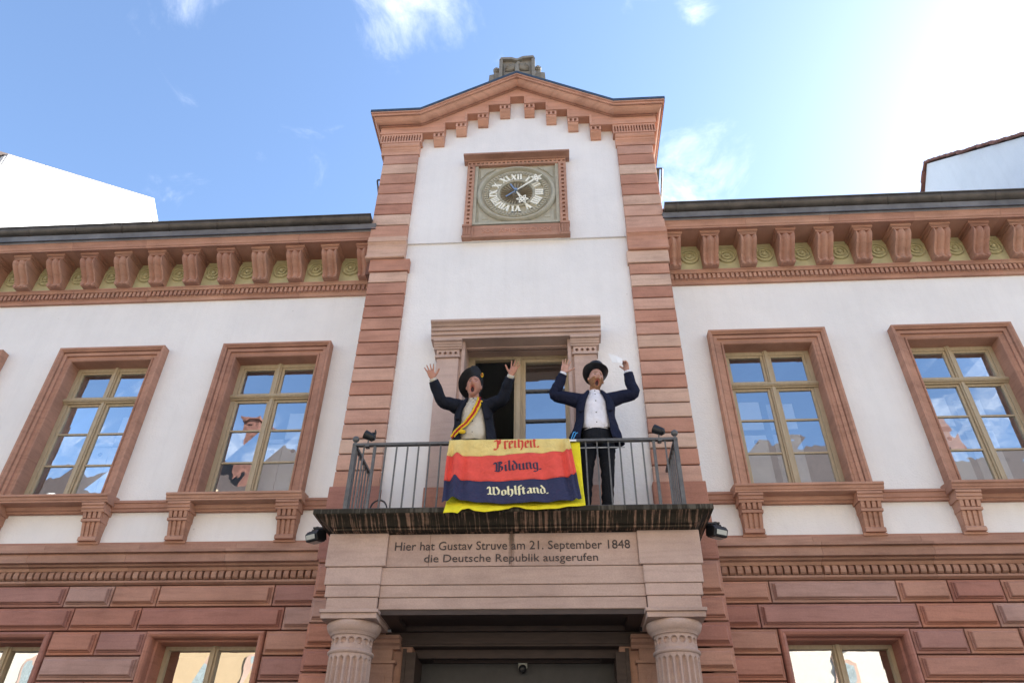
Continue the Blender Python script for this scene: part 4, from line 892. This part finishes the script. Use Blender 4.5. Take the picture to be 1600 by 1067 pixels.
def tube(b, pts, n=14, cap=True, sub=3, mi=0):            # pts: (x,y,z,rx,ry) smooth loft, ry = radius towards the viewer
    P = [Vector(p[:3]) for p in pts]; R = [(p[3], p[4] if len(p) > 4 else p[3]) for p in pts]; Q = []; RR = []
    for i in range(len(P)-1):
        p0, p1, p2, p3 = P[max(i-1, 0)], P[i], P[i+1], P[min(i+2, len(P)-1)]
        for k in range(sub):
            t_ = k/sub; Q.append(.5*((2*p1)+(p2-p0)*t_+(2*p0-5*p1+4*p2-p3)*t_*t_+(3*p1-p0-3*p2+p3)*t_**3)); u = t_*t_*(3-2*t_)
            RR.append((R[i][0]*(1-u)+R[i+1][0]*u, R[i][1]*(1-u)+R[i+1][1]*u))
    Q.append(P[-1]); RR.append(R[-1]); rows = []
    for i, q in enumerate(Q):
        d = (Q[min(i+1, len(Q)-1)]-Q[max(i-1, 0)]).normalized()
        f = Vector((0, -1, 0)); f = (f-d*f.dot(d)); f = f.normalized() if f.length > .15 else (Vector((0, 0, 1))-d*d.z).normalized(); s = d.cross(f)
        rows.append([q+s*RR[i][0]*cos(a)+f*RR[i][1]*sin(a) for a in [2*pi*k/n for k in range(n)]])
    b.grid(rows, True, mi, cap); return rows
def head_pts(jaw):                                        # local: x right, y back (face at -y), z up
    rows = []; nu, nv = 56, 44
    for i in range(nv+1):
        ph = pi*(i+.01)/(nv+.02); row = []
        for j in range(nu):
            th_ = 2*pi*j/nu; x, y, z = sin(ph)*sin(th_), -sin(ph)*cos(th_), cos(ph)
            X, Y, Z = x*.082, y*.102, z*.132
            if Z < 0:
                tz = -Z/.132; X *= 1-.30*tz**1.6; Y = Y*(1-.12*tz) if Y < 0 else Y*(1-.45*tz); Z -= jaw*tz*(1 if Y < .02 else .2)
            if y < 0:
                g = lambda cx, cz_, wx, wz: math.exp(-((X-cx)/wx)**2-((Z-cz_)/wz)**2)
                Y -= .030*g(0, -.026, .013, .018)+.016*g(0, .002, .010, .026)+.008*g(0, .036, .05, .012)+.012*g(0, -.128-jaw*.8, .028, .022)
                Y += .012*g(-.033, .010, .016, .013)+.012*g(.033, .010, .016, .013)
                Y -= .007*g(-.045, -.022, .02, .02)+.007*g(.045, -.022, .02, .02)
                m_ = g(0, -.082-jaw*.25, .0235, .024+jaw*.45); Y += .038*min(1, m_*1.5)-.010*g(0, -.049, .024, .008)-.012*g(0, -.112-jaw*.55, .022, .008)
            row.append(Vector((X, Y, Z)))
        rows.append(row)
    return rows
def hand_geo(b, w, d, nrm, side, pose):                   # wrist, pointing direction, palm normal, side = +1 thumb on the +s side
    d = d.normalized(); nrm = (nrm-d*nrm.dot(d)).normalized(); s = d.cross(nrm)*side
    def at(l, x, o=0): return w+d*l+s*x+nrm*o
    rows = []
    for l, hw, ht in ((-.03, .026, .022), (0, .028, .021), (.03, .038, .019), (.065, .043, .017), (.09, .043, .014), (.098, .036, .009)):
        rows.append([at(l, hw*cos(a), ht*sin(a)) for a in [2*pi*k/14 for k in range(14)]])
    b.grid(rows, True, 0, True)
    for i, (x, ln, spd, curl) in enumerate(pose['fingers']):
        p = at(.085, x); dd = (d+s*spd).normalized(); L_ = ln; pts = [(*p, .0105)]; q = p; ang = 0
        for k, fr_ in enumerate((.45, .32, .23)):
            ang += curl*(.6 if k == 0 else 1); q = q+(dd*cos(ang)+nrm*sin(ang))*L_*fr_; pts.append((*q, .0100-.0011*(k+1)))
        tube(b, pts, 8, True, 2)
    x, sp_, cu, ln = pose['thumb']; p = at(.02, .026); dd = (d*.75+s*sp_).normalized()
    q1 = p+dd*ln*.45; d2 = (dd+nrm*cu+d*.2).normalized(); q2 = q1+d2*ln*.33; q3 = q2+(d2+nrm*cu*.5).normalized()*ln*.24
    tube(b, [(*p, .015), (*q1, .0125), (*q2, .011), (*q3, .009)], 8, True, 2)
OPEN = dict(fingers=[(.032, .082, .30, .12), (.011, .092, .08, .10), (-.011, .087, -.14, .14), (-.031, .070, -.38, .18)], thumb=(0, .95, .25, .105))
FLAT = dict(fingers=[(.031, .084, .06, .05), (.0105, .094, .015, .04), (-.0105, .088, -.03, .05), (-.030, .070, -.08, .07)], thumb=(0, .9, .1, .10))
PINCH = dict(fingers=[(.031, .080, .02, .75), (.0105, .088, .01, .95), (-.0105, .083, -.02, 1.05), (-.030, .068, -.05, 1.1)], thumb=(0, .5, .75, .10))
def solid(o, th_): m_ = o.modifiers.new('thickness', 'SOLIDIFY'); m_.thickness = th_; m_.offset = 1; return o
def person(label, base, J, jaw, hrot, skin, torso, coat, openf, shirt, coatm, shirtm, hands, facial, legs):
    pr = thing('person', label, 'person', base); inv = Matrix.Translation(-Vector(base))
    def add(b, name, mat, **k): o = b.build(name, mat, pr, **k); o.matrix_parent_inverse = inv; return o
    V3 = Vector
    # ---- body: one continuous surface
    b = MB(); hm = Matrix.Translation(J['head']) @ hrot.to_matrix().to_4x4()
    b.grid([[hm @ p for p in r] for r in head_pts(jaw)], True, 0, True)
    for sx in (-1, 1):
        ear = [hm @ V3((sx*(.080+.016*math.sin(a*.5)), .012+.012*cos(a), -.012+.030*sin(a))) for a in [2*pi*k/10 for k in range(10)]]
        b.grid([ear, [hm @ V3((sx*.072, .005+.010*cos(a), -.012+.026*sin(a))) for a in [2*pi*k/10 for k in range(10)]]], True, 0, True)
    nk = J['neck']; hb = hm @ V3((0, .022, -.06))
    tube(b, [(*(nk+V3((0, .02, -.10))), .075, .06), (*nk, .062, .06), (*hb, .058, .058), (*(hm @ V3((0, .02, .0))), .05, .05)], 16)
    tube(b, [(x, y, z, rx*.86, ry*.82) for x, y, z, rx, ry in torso], 18)
    for sd in ('l', 'r'):
        sh, el, wr = J['sh_'+sd], J['el_'+sd], J['wr_'+sd]
        tube(b, [(*(J['chest']*.55+sh*.45), .05), (*sh, .052), (*((sh+el)/2), .045), (*el, .038), (*((el+wr)/2), .034), (*wr, .026)], 12)
        h = hands[sd]; hand_geo(b, wr+(h[0].normalized())*.015, h[0], h[1], h[2], h[3])
        hp, kn, an = legs[sd]
        tube(b, [(*(J['hips']*.6+hp*.4), .07), (*hp, .078), (*((hp+kn)/2), .068), (*kn, .052), (*((kn+an)/2), .05), (*an, .036), (*(an+V3((0, -.02, -.05))), .034)], 12)
        tube(b, [(*(an+V3((0, .03, -.05))), .034, .03), (*(an+V3((0, -.06, -.055))), .036, .03), (*(an+V3((0, -.15, -.065))), .034, .02)], 10)
    o = put('body', b.mesh('body', ['mouth']), pr); o.matrix_parent_inverse = inv
    r = o.modifiers.new('r', 'REMESH'); r.mode = 'VOXEL'; r.voxel_size = .0048; r.use_smooth_shade = True
    sm = o.modifiers.new('s', 'SMOOTH'); sm.factor = .4; sm.iterations = 2
    bpy.context.view_layer.update(); me = bpy.data.meshes.new_from_object(o.evaluated_get(bpy.context.evaluated_depsgraph_get())); o.modifiers.clear(); o.data = me
    me.materials.clear()
    for q in (skin, 'lip', 'mouth', 'eye', facial[0] or skin, 'brow'): me.materials.append(MT[q])
    hi = hm.inverted(); mz = -.082-jaw*.25
    for p in me.polygons:
        p.use_smooth = True; c = hi @ p.center
        if abs(c.x) > .1 or abs(c.y) > .16 or c.z < -.2 or c.z > .16: continue
        mi = 0; e2 = (c.x/.0185)**2+((c.z-mz)/(.019+jaw*.40))**2
        if c.y < -.02:
            if facial[0] and c.z < -.03 and (c.z < -.075 or abs(c.x) > .034 or (c.z < -.048 and abs(c.x) < .04)) and c.y < .0: mi = 4
            if e2 < 1.0: mi = 2
            elif e2 < 1.75: mi = 1
            for sx in (-1, 1):
                if ((c.x-sx*.033)/.014)**2+((c.z-.010)/.0055)**2 < 1: mi = 3
                if abs(c.x-sx*.034) < .021 and abs(c.z-(.030-.10*abs(abs(c.x)-.028))) < .0048: mi = 5
        elif facial[1] and c.z > .0 and c.y > -.03 and abs(c.x) > .05: mi = 5 if facial[1] == 'brow' else 4
        elif facial[0] and c.z < -.02 and c.y < .03 and c.z > -.14: mi = 4
        p.material_index = mi
    # ---- shirt
    b = MB(); tube(b, shirt, 28, True, 4)
    so = add(b, 'shirt', shirtm, smooth=True)
    for k in range(5):
        f = .12+k*.2; i = f*(len(shirt)-1); a, c = shirt[int(i)], shirt[min(int(i)+1, len(shirt)-1)]; t_ = i-int(i)
        q = V3(a[:3])*(1-t_)+V3(c[:3])*t_; ry = a[4]*(1-t_)+c[4]*t_
        bt = MB().sphere((q.x, q.y-ry-.001, q.z), .007, 6).build('button', 'leather', so); bt.matrix_world = Matrix.Identity(4); bt.parent = so; bt.matrix_parent_inverse = so.matrix_world.inverted()
    for sx in (-1, 1):
        n0 = nk+V3((0, -.062, .0)); cb_ = MB().add([n0+V3((sx*.006, -.012, -.01)), n0+V3((sx*.062, .05, .03)), n0+V3((sx*.075, .03, -.02)), n0+V3((sx*.036, -.024, -.055)), n0+V3((sx*.058, .055, .0))], [(0, 1, 2, 3), (1, 4, 2)])
        solid(add(cb_, 'collar', shirtm), .004)
    # ---- coat: open in front
    rows = []; nseg = 40; Z = []
    for (x, y, z, rx, ry, al, ar) in coat:
        row = []
        for k in range(nseg+1):
            f = al+(2*pi-ar-al)*k/nseg; wv = .010*sin(f*7+z*23)*(1 if z < openf else .3)
            row.append(V3((x+(rx+wv)*sin(f)*-1, y-(ry+wv)*cos(f), z)))
        rows.append(row)
    def cr(r0, r1, r2, r3, t_): return [.5*((2*b_)+(c_-a_)*t_+(2*a_-5*b_+4*c_-d_)*t_*t_+(3*b_-a_-3*c_+d_)*t_**3) for a_, b_, c_, d_ in zip(r0, r1, r2, r3)]
    fine_ = []
    for i in range(len(rows)-1):
        for k in range(4): fine_.append(cr(rows[max(i-1, 0)], rows[i], rows[i+1], rows[min(i+2, len(rows)-1)], k/4))
    fine_.append(rows[-1])
    jk = solid(add(MB().grid(fine_), 'jacket', coatm, smooth=True), .010)
    for side in (0, 1):                                   # lapels
        lp = []; nf = len(fine_)
        for i in range(int(nf*.42), nf-1):
            t_ = (i-nf*.42)/(nf-1-nf*.42); wdt = int(1+5*sin(pi*min(1, .12+.8*t_))); rr_ = fine_[i] if side == 0 else fine_[i][::-1]
            c0 = V3((coat[0][0], coat[0][1], rr_[0].z)); row = []
            for k in range(4): 
                p = rr_[min(int(k*wdt/3+.5), 8)]; row.append(p+(p-c0).normalized()*(.014+.004*sin(pi*k/3))+V3((0, -.006, 0)))
            lp.append(row)
        solid(add(MB().grid(lp), 'lapel', coatm, smooth=True), .004)
    for sd in ('l', 'r'):
        sh, el, wr = J['sh_'+sd], J['el_'+sd], J['wr_'+sd]; b = MB(); cw = (wr-el).normalized(); ch = J['chest']
        tube(b, [(*(ch*.62+sh*.38), .075, .07), (*(ch*.25+sh*.75), .088, .085), (*sh, .083, .082), (*(sh*.55+el*.45), .070, .070), (*el, .062, .062), (*(el*.5+wr*.5), .055, .055), (*(wr-cw*.012), .047, .047)], 18, False, 4)
        for q in range(len(b.v)):                         # cloth creases
            p = V3(b.v[q]); t_ = (p-el).dot(cw); p += V3((1, .4, .3))*.0045*sin(p.x*61+p.z*47)+V3((.2, 1, .4))*.004*sin(p.z*83+p.y*40); b.v[q] = tuple(p)
        solid(add(b, 'sleeve', coatm, smooth=True), .006)
        b = MB(); tube(b, [(*(wr-cw*.05), .037), (*(wr-cw*.01), .039), (*(wr+cw*.016), .039)], 14, True, 2); add(b, 'shirt_cuff', shirtm, smooth=True)
    # ---- trousers and shoes
    b = MB(); hp = J['hips']
    tube(b, [(hp.x, hp.y, hp.z+.10, .150, .112), (hp.x, hp.y, hp.z+.03, .168, .122), (hp.x, hp.y, hp.z-.05, .172, .122), (hp.x, hp.y, hp.z-.11, .14, .10)], 24)
    for sd in ('l', 'r'):
        h_, kn, an = legs[sd]; tube(b, [(*(h_+V3((0, 0, .04))), .085, .10), (*(h_+V3((0, 0, -.08))), .092, .10), (*((h_+kn)/2), .082, .086), (*kn, .068, .072), (*((kn+an)/2), .062, .066), (*(an+V3((0, 0, .03))), .058, .060), (*(an+V3((0, -.01, -.03))), .060, .066)], 18, True, 4)
    for q in range(len(b.v)):
        p = V3(b.v[q]); p += V3((.5, 1, 0))*.005*sin(p.z*52+p.x*31)+V3((1, 0, 0))*.004*sin(p.z*77+p.y*20); b.v[q] = tuple(p)
    add(b, 'trousers', 'trouser', smooth=True)
    b = MB(); n = 30; rows = [[(hp.x+(.156)*cos(a), hp.y+(.117)*sin(a), hp.z+z_) for a in [2*pi*k/n for k in range(n)]] for z_ in (.075, .112)]; bl = solid(add(MB().grid(rows, True), 'belt', 'leather', smooth=True), .006)
    bk = MB().box(hp.x-.055, hp.x-.02, hp.y-.135, hp.y-.12, hp.z+.076, hp.z+.112).build('buckle', 'buckle', bl, bev=.003); bk.matrix_parent_inverse = bl.matrix_world.inverted() if False else inv
    for sd in ('l', 'r'):
        an = legs[sd][2]; b = MB(); tube(b, [(*(an+V3((0, .055, -.055))), .036, .03), (*(an+V3((0, .0, -.052))), .046, .045), (*(an+V3((0, -.08, -.07))), .048, .034), (*(an+V3((0, -.17, -.078))), .046, .026), (*(an+V3((0, -.215, -.084))), .026, .016)], 14, True, 3); add(b, 'shoe', 'leather', smooth=True)
    return pr, add, hm
from mathutils import Euler
V_ = Vector
FZ = 4.372
# ---- bearded man in the top hat
cx, cy = .905, -1.17
JB = dict(head=V_((.928, -1.205, 6.025)), neck=V_((.905, -1.165, 5.855)), chest=V_((.905, -1.16, 5.72)), hips=V_((.90, -1.16, 5.30)),
 sh_l=V_((.715, -1.16, 5.775)), el_l=V_((.462, -1.20, 5.835)), wr_l=V_((.558, -1.26, 6.075)), sh_r=V_((1.085, -1.16, 5.775)), el_r=V_((1.335, -1.20, 5.835)), wr_r=V_((1.285, -1.26, 6.075)))
torsoB = [(.90, -1.16, 5.28, .16, .115), (.90, -1.16, 5.42, .145, .11), (.903, -1.165, 5.58, .165, .12), (.905, -1.165, 5.72, .175, .115), (.905, -1.16, 5.80, .14, .09), (.905, -1.16, 5.85, .075, .07)]
shirtB = [(.90, -1.165, 5.375, .148, .117), (.90, -1.17, 5.44, .162, .132), (.902, -1.17, 5.55, .165, .13), (.905, -1.17, 5.68, .175, .125), (.905, -1.165, 5.78, .145, .10), (.905, -1.165, 5.83, .085, .078), (.905, -1.165, 5.875, .070, .070)]
coatB = [(.885, -1.15, 5.235, .295, .17, .62, .62), (.89, -1.15, 5.33, .268, .165, .60, .62), (.895, -1.155, 5.44, .225, .155, .66, .62), (.90, -1.16, 5.56, .205, .15, .66, .60), (.905, -1.16, 5.68, .205, .145, .56, .52), (.905, -1.16, 5.77, .185, .125, .46, .44), (.905, -1.155, 5.835, .12, .095, .55, .55), (.905, -1.15, 5.875, .086, .082, .75, .75)]
legsB = dict(l=(V_((.80, -1.16, 5.22)), V_((.765, -1.19, 4.85)), V_((.735, -1.17, 4.465))), r=(V_((.995, -1.16, 5.22)), V_((.985, -1.185, 4.85)), V_((.96, -1.16, 4.465))))
handsB = dict(l=(V_((.30, -.12, 1)), V_((.12, -1, -.1)), 1, dict(fingers=[(.032, .086, .20, .08), (.011, .097, .06, .07), (-.011, .091, -.08, .08), (-.031, .073, -.24, .1)], thumb=(0, 1.0, .1, .11))), r=(V_((-.12, -.10, 1)), V_((-.8, -.55, 0)), -1, PINCH))
pb, addb, hmb = person('shouting bearded person in black top hat, open navy jacket and white shirt, arms raised', (.88, -1.17, FZ), JB, .022, Euler((radians(-4), radians(5), radians(14))), 'skin_b', torsoB, coatB, 5.5, shirtB, 'navy', 'shirt_w', handsB, ('beard', 'brow'), legsB)
hat = MB(); hm2 = hmb @ Matrix.Translation((.0, .022, .085)) @ Euler((radians(-15), radians(4), 0)).to_matrix().to_4x4()
def hatmesh(prof, bend, n=56, fold_=1):
    rows = []
    for r, h in prof: rows.append([hm2 @ V_((r*cos(a)*.94*(fold_ if r > .11 and cos(a) > 0 else 1), r*sin(a)*1.08, h+bend(r*cos(a), r*sin(a), r))) for a in [2*pi*k/n for k in range(n)]])
    return rows
tb = lambda x, y, r: (.9*x*x*2.2 if r > .105 else 0)
hat.grid(hatmesh([(.088, -.01), (.10, -.004), (.150, .004), (.155, .008), (.152, .012), (.10, .008), (.093, .015), (.094, .06), (.098, .12), (.101, .135), (.096, .14), (.02, .142)], tb), True, 0, True)
ho = addb(hat, 'top_hat', 'silk', smooth=True, angle=50)
bnd = addb(MB().grid(hatmesh([(.0955, .014), (.0965, .04), (.0945, .041)], tb), True), 'hat_band', 'felt', smooth=True)
pp = MB().grid([[V_((1.232, -1.335, 6.21)), V_((1.155, -1.34, 6.255)), V_((1.078, -1.33, 6.29))], [V_((1.228, -1.34, 6.14)), V_((1.175, -1.35, 6.15)), V_((1.12, -1.335, 6.16))]])
po_ = pp.build('paper_sheet', 'paper'); solid(po_, .0012); tag(po_, 'folded white sheet of paper held up by the person in the top hat', 'paper')
# ---- sashed man in the slouch hat
JA = dict(head=V_((-.456, -1.21, 5.965)), neck=V_((-.45, -1.165, 5.795)), chest=V_((-.45, -1.16, 5.66)), hips=V_((-.44, -1.13, 5.24)),
 sh_l=V_((-.635, -1.175, 5.725)), el_l=V_((-.79, -1.32, 5.715)), wr_l=V_((-.882, -1.47, 5.90)), sh_r=V_((-.272, -1.175, 5.725)), el_r=V_((-.115, -1.31, 5.735)), wr_r=V_((-.022, -1.47, 5.92)))
torsoA = [(-.44, -1.14, 5.22, .155, .11), (-.44, -1.14, 5.36, .15, .115), (-.445, -1.15, 5.52, .16, .12), (-.45, -1.155, 5.66, .165, .11), (-.45, -1.155, 5.74, .13, .09), (-.45, -1.155, 5.79, .075, .07)]
shirtA = [(-.44, -1.14, 5.29, .155, .125), (-.44, -1.15, 5.36, .168, .14), (-.442, -1.155, 5.48, .165, .133), (-.448, -1.16, 5.62, .168, .12), (-.45, -1.16, 5.72, .14, .10), (-.45, -1.16, 5.77, .085, .078), (-.45, -1.16, 5.815, .070, .070)]
coatA = [(-.43, -1.13, 5.12, .265, .17, .62, .62), (-.432, -1.13, 5.25, .250, .165, .60, .62), (-.436, -1.14, 5.38, .228, .16, .66, .66), (-.443, -1.145, 5.50, .212, .155, .66, .62), (-.45, -1.15, 5.62, .205, .145, .54, .54), (-.45, -1.15, 5.71, .185, .125, .46, .46), (-.45, -1.15, 5.775, .12, .095, .55, .55), (-.45, -1.145, 5.815, .086, .082, .75, .75)]
legsA = dict(l=(V_((-.54, -1.13, 5.16)), V_((-.56, -1.14, 4.82)), V_((-.57, -1.10, 4.465))), r=(V_((-.345, -1.13, 5.16)), V_((-.335, -1.14, 4.82)), V_((-.33, -1.10, 4.465))))
handsA = dict(l=(V_((-.32, -.25, 1)), V_((.15, -1, -.35)), 1, OPEN), r=(V_((.42, -.25, 1)), V_((-.15, -1, -.35)), -1, OPEN))
pa, adda, hma = person('shouting person in black slouch hat, dark coat and red-gold sash, arms spread', (-.45, -1.12, FZ), JA, .026, Euler((radians(-10), radians(2), radians(-4))), 'skin_a', torsoA, coatA, 5.45, shirtA, 'charcoal', 'shirt_b', handsA, (None, 'hair'), legsA)
hm2 = hma @ Matrix.Translation((-.014, .035, .072)) @ Euler((radians(-24), radians(-16), 0)).to_matrix().to_4x4()
sb_ = lambda x, y, r: (0 if r < .105 else (1.5*max(0, x)*(r-.10)*7 - .75*max(0, -x)*(r-.10)*3))
hat = MB(); hat.grid(hatmesh([(.088, -.015), (.10, -.006), (.14, .0), (.185, .006), (.192, .012), (.186, .016), (.12, .012), (.096, .016), (.094, .07), (.085, .105), (.06, .115), (.02, .10)], sb_, 56, .66), True, 0, True)
adda(hat, 'slouch_hat', 'felt', smooth=True, angle=60)
q = hm2 @ V_((.115, -.06, .055)); ckd = MB()
for r_, y_, mi in ((.026, 0, 0), (.018, -.006, 1), (.010, -.012, 2)): ckd.sphere((q.x, q.y+y_, q.z), r_, 8, mi, (.6, .5, 1.3))
adda(ckd, 'cockade', ['sash_y', 'sash_r', 'felt'], smooth=True)
# sash: gold, red, gold strips across the chest
path = [(-.375, 5.80), (-.372, 5.745), (-.392, 5.66), (-.42, 5.58), (-.462, 5.50), (-.515, 5.43), (-.575, 5.375), (-.635, 5.34), (-.672, 5.31)]
def fronty(x, z):
    for a, c in zip(shirtA, shirtA[1:]):
        if a[2] <= z <= c[2] or (c is shirtA[-1] and z > c[2]):
            t_ = min(1, (z-a[2])/(c[2]-a[2])); rx = a[3]*(1-t_)+c[3]*t_; ry = a[4]*(1-t_)+c[4]*t_; x0 = a[0]; u = (x-x0)/(rx*1.35)
            return a[1]-ry*max(.05, 1-u*u)**.5-.030
    return shirtA[0][1]-.15
for off, mt, lift in ((-.0215, 'sash_y', 0), (0, 'sash_r', .002), (.0215, 'sash_y', 0)):
    rows = []; n = 26
    for k in range(n+1):
        t_ = k/n*(len(path)-1); i = min(int(t_), len(path)-2); u = t_-i; p = V_(path[i])*(1-u)+V_(path[i+1])*u
        d = (V_(path[min(i+1, len(path)-1)])-V_(path[max(i-1, 0)])).normalized(); nn = V_((-d.y, d.x)); wd = .012
        rows.append([V_((c.x, fronty(c.x, c.y)-lift-(.012 if p.x < -.55 else 0)+.004*sin(k*1.3), c.y)) for c in (p+nn*(off-wd), p+nn*off, p+nn*(off+wd))])
    solid(adda(MB().grid(rows), 'sash', mt, smooth=True), .003)
adda(MB().sphere((-.545, -1.30, 5.335), .032, 8, 0, (1.2, .7, .8)), 'sash_knot', 'sash_y', smooth=True)

# ------------------------------------------------------------------ neighbours
def house(name, label, xin, sgn, ridge_y, ridge_z, pitch, wallm, vergem, front=-.2):
    h = thing(name, label, 'house', (xin, ridge_y, 0)); hi_ = Matrix.Translation((-xin, -ridge_y, 0)); w = 7
    zf = ridge_z-(ridge_y-front)*pitch; yb_ = ridge_y+(ridge_y-front); xo = xin+sgn*w
    pf = [(front, 0), (front, zf), (ridge_y, ridge_z), (yb_, zf), (yb_, 0)]
    def ad(b, n, mt, **k): o = b.build(n, mt, h, **k); o.matrix_parent_inverse = hi_; return o
    ad(MB().prism(pf, min(xin, xo), max(xin, xo)), 'wall', wallm)
    for ya, yb2 in ((front-.3, ridge_y), (yb_+.3, ridge_y)):
        za, zb = ridge_z-abs(ridge_y-ya)*pitch, ridge_z
        x0, x1 = sorted((xin+sgn*.05, xo)); ad(MB().add([(x0, ya, za+.01), (x1, ya, za+.01), (x1, yb2, zb+.01), (x0, yb2, zb+.01), (x0, ya, za+.10), (x1, ya, za+.10), (x1, yb2, zb+.10), (x0, yb2, zb+.10)], [(0, 1, 2, 3), (4, 7, 6, 5), (0, 4, 5, 1), (0, 3, 7, 4), (1, 5, 6, 2)]), 'roof', 'roof')
    return h, ad, zf
hl, ad, zf = house('neighbour_house', 'sunlit white gable house with pale panelled verge rising behind the gutter', -9.35, -1, 3.55, 14.72, .78, 'plaster2', 'plaster2')
for sg in (-1, 1):
    n = 5
    for i in range(n):
        y0, y1 = 3.55+sg*(3.75*i/n), 3.55+sg*(3.75*(i+1)/n-.02)
        z0, z1 = 14.72-abs(y0-3.55)*.78, 14.72-abs(y1-3.55)*.78
        ad(MB().add([(-9.55, y0, z0+.06), (-9.55, y1, z1+.06), (-9.55, y1, z1-.24), (-9.55, y0, z0-.24), (-9.33, y0, z0+.06), (-9.33, y1, z1+.06), (-9.33, y1, z1-.24), (-9.33, y0, z0-.24)], [(0, 1, 2, 3), (4, 7, 6, 5), (0, 4, 5, 1), (2, 6, 7, 3), (0, 3, 7, 4), (1, 5, 6, 2)]), 'verge_panel', 'vergep')
hr, ad, zf = house('neighbour_house', 'shaded pale gable house with uneven dark tile verge, behind the right gutter joints', 9.35, 1, 3.62, 14.98, .90, 'plaster2', 'redtile')
hr['label'] = 'shaded bluish-white gable house with uneven dark tile verge rising behind the gutter'
rg = random.Random(5)
for sg in (-1, 1):
    for i in range(22):
        y0, y1 = 3.62+sg*(i*.175-.02), 3.62+sg*((i+1)*.175+.01); z0, z1 = 14.98-abs(y0-3.62)*.9, 14.98-abs(y1-3.62)*.9; q = rg.uniform(-.02, .025)
        ad(MB().add([(9.75, y0, z0+.09+q), (9.75, y1, z1+.115+q), (9.75, y1, z1+.07+q), (9.75, y0, z0+.03+q), (9.28+q, y0, z0+.09+q), (9.28+q, y1, z1+.115+q), (9.28+q, y1, z1+.05+q), (9.28+q, y0, z0+.03+q)], [(0, 1, 2, 3), (4, 7, 6, 5), (0, 4, 5, 1), (2, 6, 7, 3), (0, 3, 7, 4), (1, 5, 6, 2)]), 'verge_tile', 'redtile')
# ------------------------------------------------------------------ houses across the square (seen mirrored in the panes)
MT.update(h_cream=plaster('house_cream', (.58, .48, .32)), h_white=plaster('house_white', (.62, .59, .53)), h_ochre=plaster('house_ochre', (.48, .37, .24)), hwin=plain('far_window', (.30, .36, .38), .15, noise=.3))
for x0, x1, ez, rz, mt, lab in ((-30, -17, 12.2, 17.4, 'h_white', 'white house with chimney across the square, mirrored in window panes'), (-16.9, -6, 12.8, 18.2, 'h_ochre', 'ochre house across the square, mirrored in window panes'), (-5.9, 5.5, 12.0, 17.0, 'h_cream', 'cream ornate house across the square, mirrored in the ground-floor panes'), (5.6, 16, 13.0, 18.4, 'h_white', 'tall pale house across the square, mirrored in window panes'), (16.1, 30, 12.4, 17.6, 'h_ochre', 'broad ochre house across the square, mirrored in window panes')):
    fy = -19.5; h = thing('opposite_house', lab, 'house', ((x0+x1)/2, fy, 0), 'houses across the square'); hi_ = Matrix.Translation((-(x0+x1)/2, -fy, 0))
    def ad(b, n, m_, par=None, **k):
        o = b.build(n, m_, par or h, **k)
        if par is None: o.matrix_parent_inverse = hi_
        return o
    wl = ad(MB().box(x0, x1, fy-9, fy, 0, ez), 'wall', mt)
    ad(MB().prism([(fy+.5, ez), (fy-4.5, rz), (fy-9.5, ez)], x0, x1), 'roof', 'roof')
    ad(MB().box(x0, x1, fy, fy+.35, ez-.35, ez-.02).box(x0, x1, fy, fy+.18, 4.2, 4.5), 'cornice', 'pale')
    ad(MB().box(x0+1.5, x0+2.3, fy-3.6, fy-2.8, ez+2, rz+1.3).box(x0+1.4, x0+2.4, fy-3.7, fy-2.7, rz+1.3, rz+1.5), 'chimney', 'redtile')
    n = max(3, int((x1-x0)/2.7))
    for i in range(n):
        c = x0+(x1-x0)*(i+.5)/n
        for zb, hh in ((.9, 2.5), (5.2, 2.2), (8.2, 1.7)):
            w_ = ad(MB().box(c-.68, c+.68, fy-.02, fy+.10, zb-.15, zb+hh+.18), 'window', 'pale'); o = MB().box(c-.5, c+.5, fy+.06, fy+.105, zb, zb+hh).build('pane', 'hwin', w_); o.matrix_parent_inverse = Matrix.Identity(4)
        if i % 2 == 0: ad(MB().box(c-.6, c+.6, fy-2.6, fy-.8, ez+.4, ez+2.0).prism([(fy-.6, ez+2.0), (fy-.6, ez+2.1), (fy-3, ez+2.6), (fy-3, ez+2.0)], c-.75, c+.75), 'dormer', mt)
